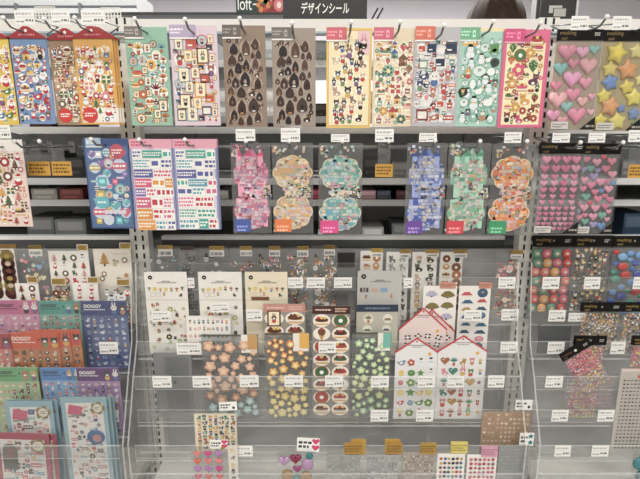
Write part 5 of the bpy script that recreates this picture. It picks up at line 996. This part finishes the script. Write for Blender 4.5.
def framed(label, x0, x1, yt, Y, rim, seed, big, roll=0., group=None):
    Y = {301: -.183, 302: -.173, 303: -.193, 304: -.183, 305: -.173, 306: -.206, 307: -.195}[seed]
    k = random.Random(seed); t, W, Hh = pack('framed_sticker_pack', label, 'sticker pack', x0, x1, yt, 'lE', Y, lean=.003, roll=roll); t.location.z += abs(roll)*W/2
    card(t, W, Hh, rim, .0012, 'frame_card'); b = W*.1; MB().box(-W/2+b, W/2-b*.9, -.0008, 0, .012, Hh-b*1.3).build('white_sheet', mat('#e4e0dc', .4), t); p = Pr()
    fill(p, -W/2+b, .014, W/2-b, Hh-b*1.4, [(W*.1, 7), (W*.075, 26), (W*.05, 44)], [block, bird, flower, gift, figure, house, cblob, banner, banner], ['#d0607a', '#8a6a64', '#4a5a84', '#c9808a', '#5a4a54', '#7fa4b4', '#d8a09a'], k, 9, None)
    if big == 'blue': p.shape([(-1, -.5), (.75, -.8), (1, .5), (-.7, .85)], -W*.2, Hh-W*.3, W*.17, '#cf5a78', 14); p.poly([(-W*.36, Hh-W*.47), (-W*.02, Hh-W*.42), (-W*.02, Hh-W*.38), (-W*.36, Hh-W*.43)], '#7f9a98', 14); p.ell(W*.2, Hh-W*.95, W*.2, W*.18, '#4a6fa8', 14, 14); p.ell(W*.22, Hh-W*.98, W*.1, W*.1, '#c98a84', 15, 10)
    else: p.poly([(-W*.36, Hh-W*.75), (-W*.1, Hh-W*.75), (-W*.08, Hh-W*.32), (-W*.15, Hh-W*.22), (-W*.3, Hh-W*.22), (-W*.36, Hh-W*.32)], '#54605c', 14); p.rect(-W*.3, Hh-W*.5, -W*.14, Hh-W*.3, '#8a4a4c', 15)
    p.build('sticker_print', t, y=-.0003)
    puffy('gold_seal', 'flower', '#9a8048', W*.3, Hh-W*.24, W*.155, t, h=.02, y=-.0022); q = Pr(); q.ell(W*.3, Hh-W*.24, W*.1, W*.1, '#ded8c8', 1, 16); q.scribble(W*.24, Hh-W*.28, W*.36, Hh-W*.2, '#8a8070', 2, k, 2); q.build('seal_print', t, y=-.0023-W*.0033)
    MB().box(-W/2-.002, W/2+.002, -.0036, -.0032, .0006, Hh+.004).build('clear_sleeve', FILM, t); return t
framed('pale blue framed sticker pack in front of the light green card', 4, 52, 401.5, -.176, '#8fb4c4', 301, 'blue')
framed('pale blue framed sticker pack standing right behind the one by the green card', 8, 57, 400, -.170, '#88aebf', 302, 'blue')
framed('pale blue framed sticker pack, front of the stack by the purple card', 60, 106, 397.5, -.190, '#8fb4c0', 303, 'blue')
framed('pale blue framed sticker pack, middle of the stack by the purple card', 62, 110.5, 397, -.183, '#86aab8', 304, 'blue')
framed('pale blue framed sticker pack, rear of the stack by the purple card', 64, 114, 397, -.176, '#7fa3b2', 305, 'blue')
framed('deep pink framed sticker pack in front of the pale blue ones', -9, 46, 434, -.208, '#b0405a', 306, 'red', roll=.035)
framed('deep pink framed sticker pack half hidden behind the front pink one', 3, 54, 434.5, -.199, '#a83a54', 307, 'red', roll=.035)
# ------------------------------------------------------------------ price tags on the clear rails
RY = {'A': -.0505, 'B': -.0815, 'C': -.1175, 'D': -.1485}
for (x0, y0, x1, y1, r, d) in [
    (288, 277.5, 303, 288, 'A', 'in front of the black and brown bear flakes'), (307, 277.5, 325, 288, 'A', 'in front of the white and tan cat flakes'), (334, 277.5, 352, 288, 'A', 'in front of the grey empty slot divider'), (403.5, 278, 413, 288, 'A', 'peeping between the grey pack and the fan card'),
    (185, 278, 194, 288, 'A', 'in the gap between the two plant packs'), (498, 277, 516, 288.5, 'A', 'in front of the pink sweets pack'), (542, 277, 560, 289, 'A', 'in front of the red daruma pack'), (583.5, 277, 601, 289, 'A', 'in front of the golden animal pack'), (632.5, 277, 650, 289, 'A', 'in front of the glossy blue shapes'),
    (501, 309, 519, 320.5, 'A', 'low over the pink sweets pack'), (548, 310, 566, 321.5, 'A', 'above the smoked dark divider'), (568, 313, 586, 321.5, 'A', 'between the daruma and golden animal packs'),
    (152, 311, 170.5, 321.5, 'B', 'on the plant pack beside the slotted post'), (211.5, 303, 229, 312, 'B', 'on the second plant pack'), (246.5, 309.5, 262, 321, 'B', 'on the cream cottage pack'), (464, 310, 482, 321, 'B', 'on the mountain sticker card'),
    (177, 343, 201, 354.5, 'B', 'under the sheet of tiny people'), (318.5, 341.5, 336, 353, 'C', 'high on the chocolate cake sheet'), (500, 342, 518, 353, 'B', 'on the empty rail left of the bare post'), (547, 342, 565, 354, 'B', 'under the smoked dark divider'), (610, 342, 626, 354, 'B', 'under the tiny cream animals'),
    (153, 376, 171, 387.5, 'C', 'on the empty rail beside the slotted post'), (193, 376, 211, 387.5, 'C', 'at the edge of the peach flower pack'), (240, 375.5, 258.5, 387, 'C', 'on the peach flower pack below its tan label'), (284.5, 375.5, 303, 387, 'C', 'on the orange flower pack'), (325, 375.5, 343, 387, 'C', 'low on the chocolate cake sheet'), (371, 376, 389, 387.5, 'C', 'on the mint flower pack'),
    (417.5, 376, 435, 387.5, 'C', 'on the weather house card'), (447, 376, 464.5, 387.5, 'C', 'on the frog house card'), (487.5, 375.5, 505, 387.5, 'C', 'on the empty rail beside the frog house card'), (545, 376, 563.5, 387.5, 'C', 'on the rail below the black dividers, by the tilted pack'),
    (370.5, 410, 388.5, 421.5, 'C', 'at the foot of the mint flower pack'), (416, 410, 433.5, 421.5, 'C', 'at the foot of the weather house card'), (551, 410, 569, 421.5, 'C', 'on the lower rail under the tilted pack'), (597, 410, 615, 421.5, 'C', 'on the lower rail beside the grey lettering card'),
    (235, 446, 252.5, 456.5, 'D', 'on the low rail beside the heart gems'), (554, 445.5, 571.5, 456.5, 'D', 'on the low empty rail, nearer the middle bay'), (591, 445.5, 609.5, 456.5, 'D', 'on the low empty rail, nearer the grey lettering card')]:
    d = d.replace('left of', 'near'); price_tag(x0, y0, x1, y1, RY[r], 'white price tag '+d)
price_tag(219.5, 402, 237, 410.5, -.1155, 'handwritten white tag above the cream figure card', 'hand', -.05, 'handwritten_tag'); price_tag(515, 400, 533, 410, -.1155, 'handwritten white tag above the tan shell gem card', 'hand', 0, 'handwritten_tag')
price_tag(210, 440, 227, 449, -.1485, 'handwritten tag with one pink heart above the heart gems', 'hand', 0, 'handwritten_tag'); price_tag(296.5, 438, 319, 451.5, -.1485, 'handwritten tag with two pink hearts above the plum gems', 'hand', .06, 'handwritten_tag')
price_tag(519, 433, 534.5, 446, -.1485, 'handwritten tags with two teal star marks on the tan card', 'hand', 0, 'handwritten_tag')
price_tag(100, 342, 117.5, 354, ym(-.074)-.004, 'white price tag stuck on the navy pet card'); price_tag(106.5, 410, 118, 422, ym(-.144)-.004, 'white price tag stuck on the purple pet card')
# ------------------------------------------------------------------ render look
W_ = bpy.data.worlds.new('world'); SC.world = W_; W_.use_nodes = True; W_.node_tree.nodes['Background'].inputs[0].default_value = (.9, .93, 1, 1); W_.node_tree.nodes['Background'].inputs[1].default_value = .3
vs = SC.view_settings; vs.view_transform = 'Standard'; vs.look = 'None'; vs.gamma = 1; vs.use_curve_mapping = False; vs.exposure = -0.5
SC.cycles.transparent_max_bounces = 40; SC.cycles.max_bounces = 8
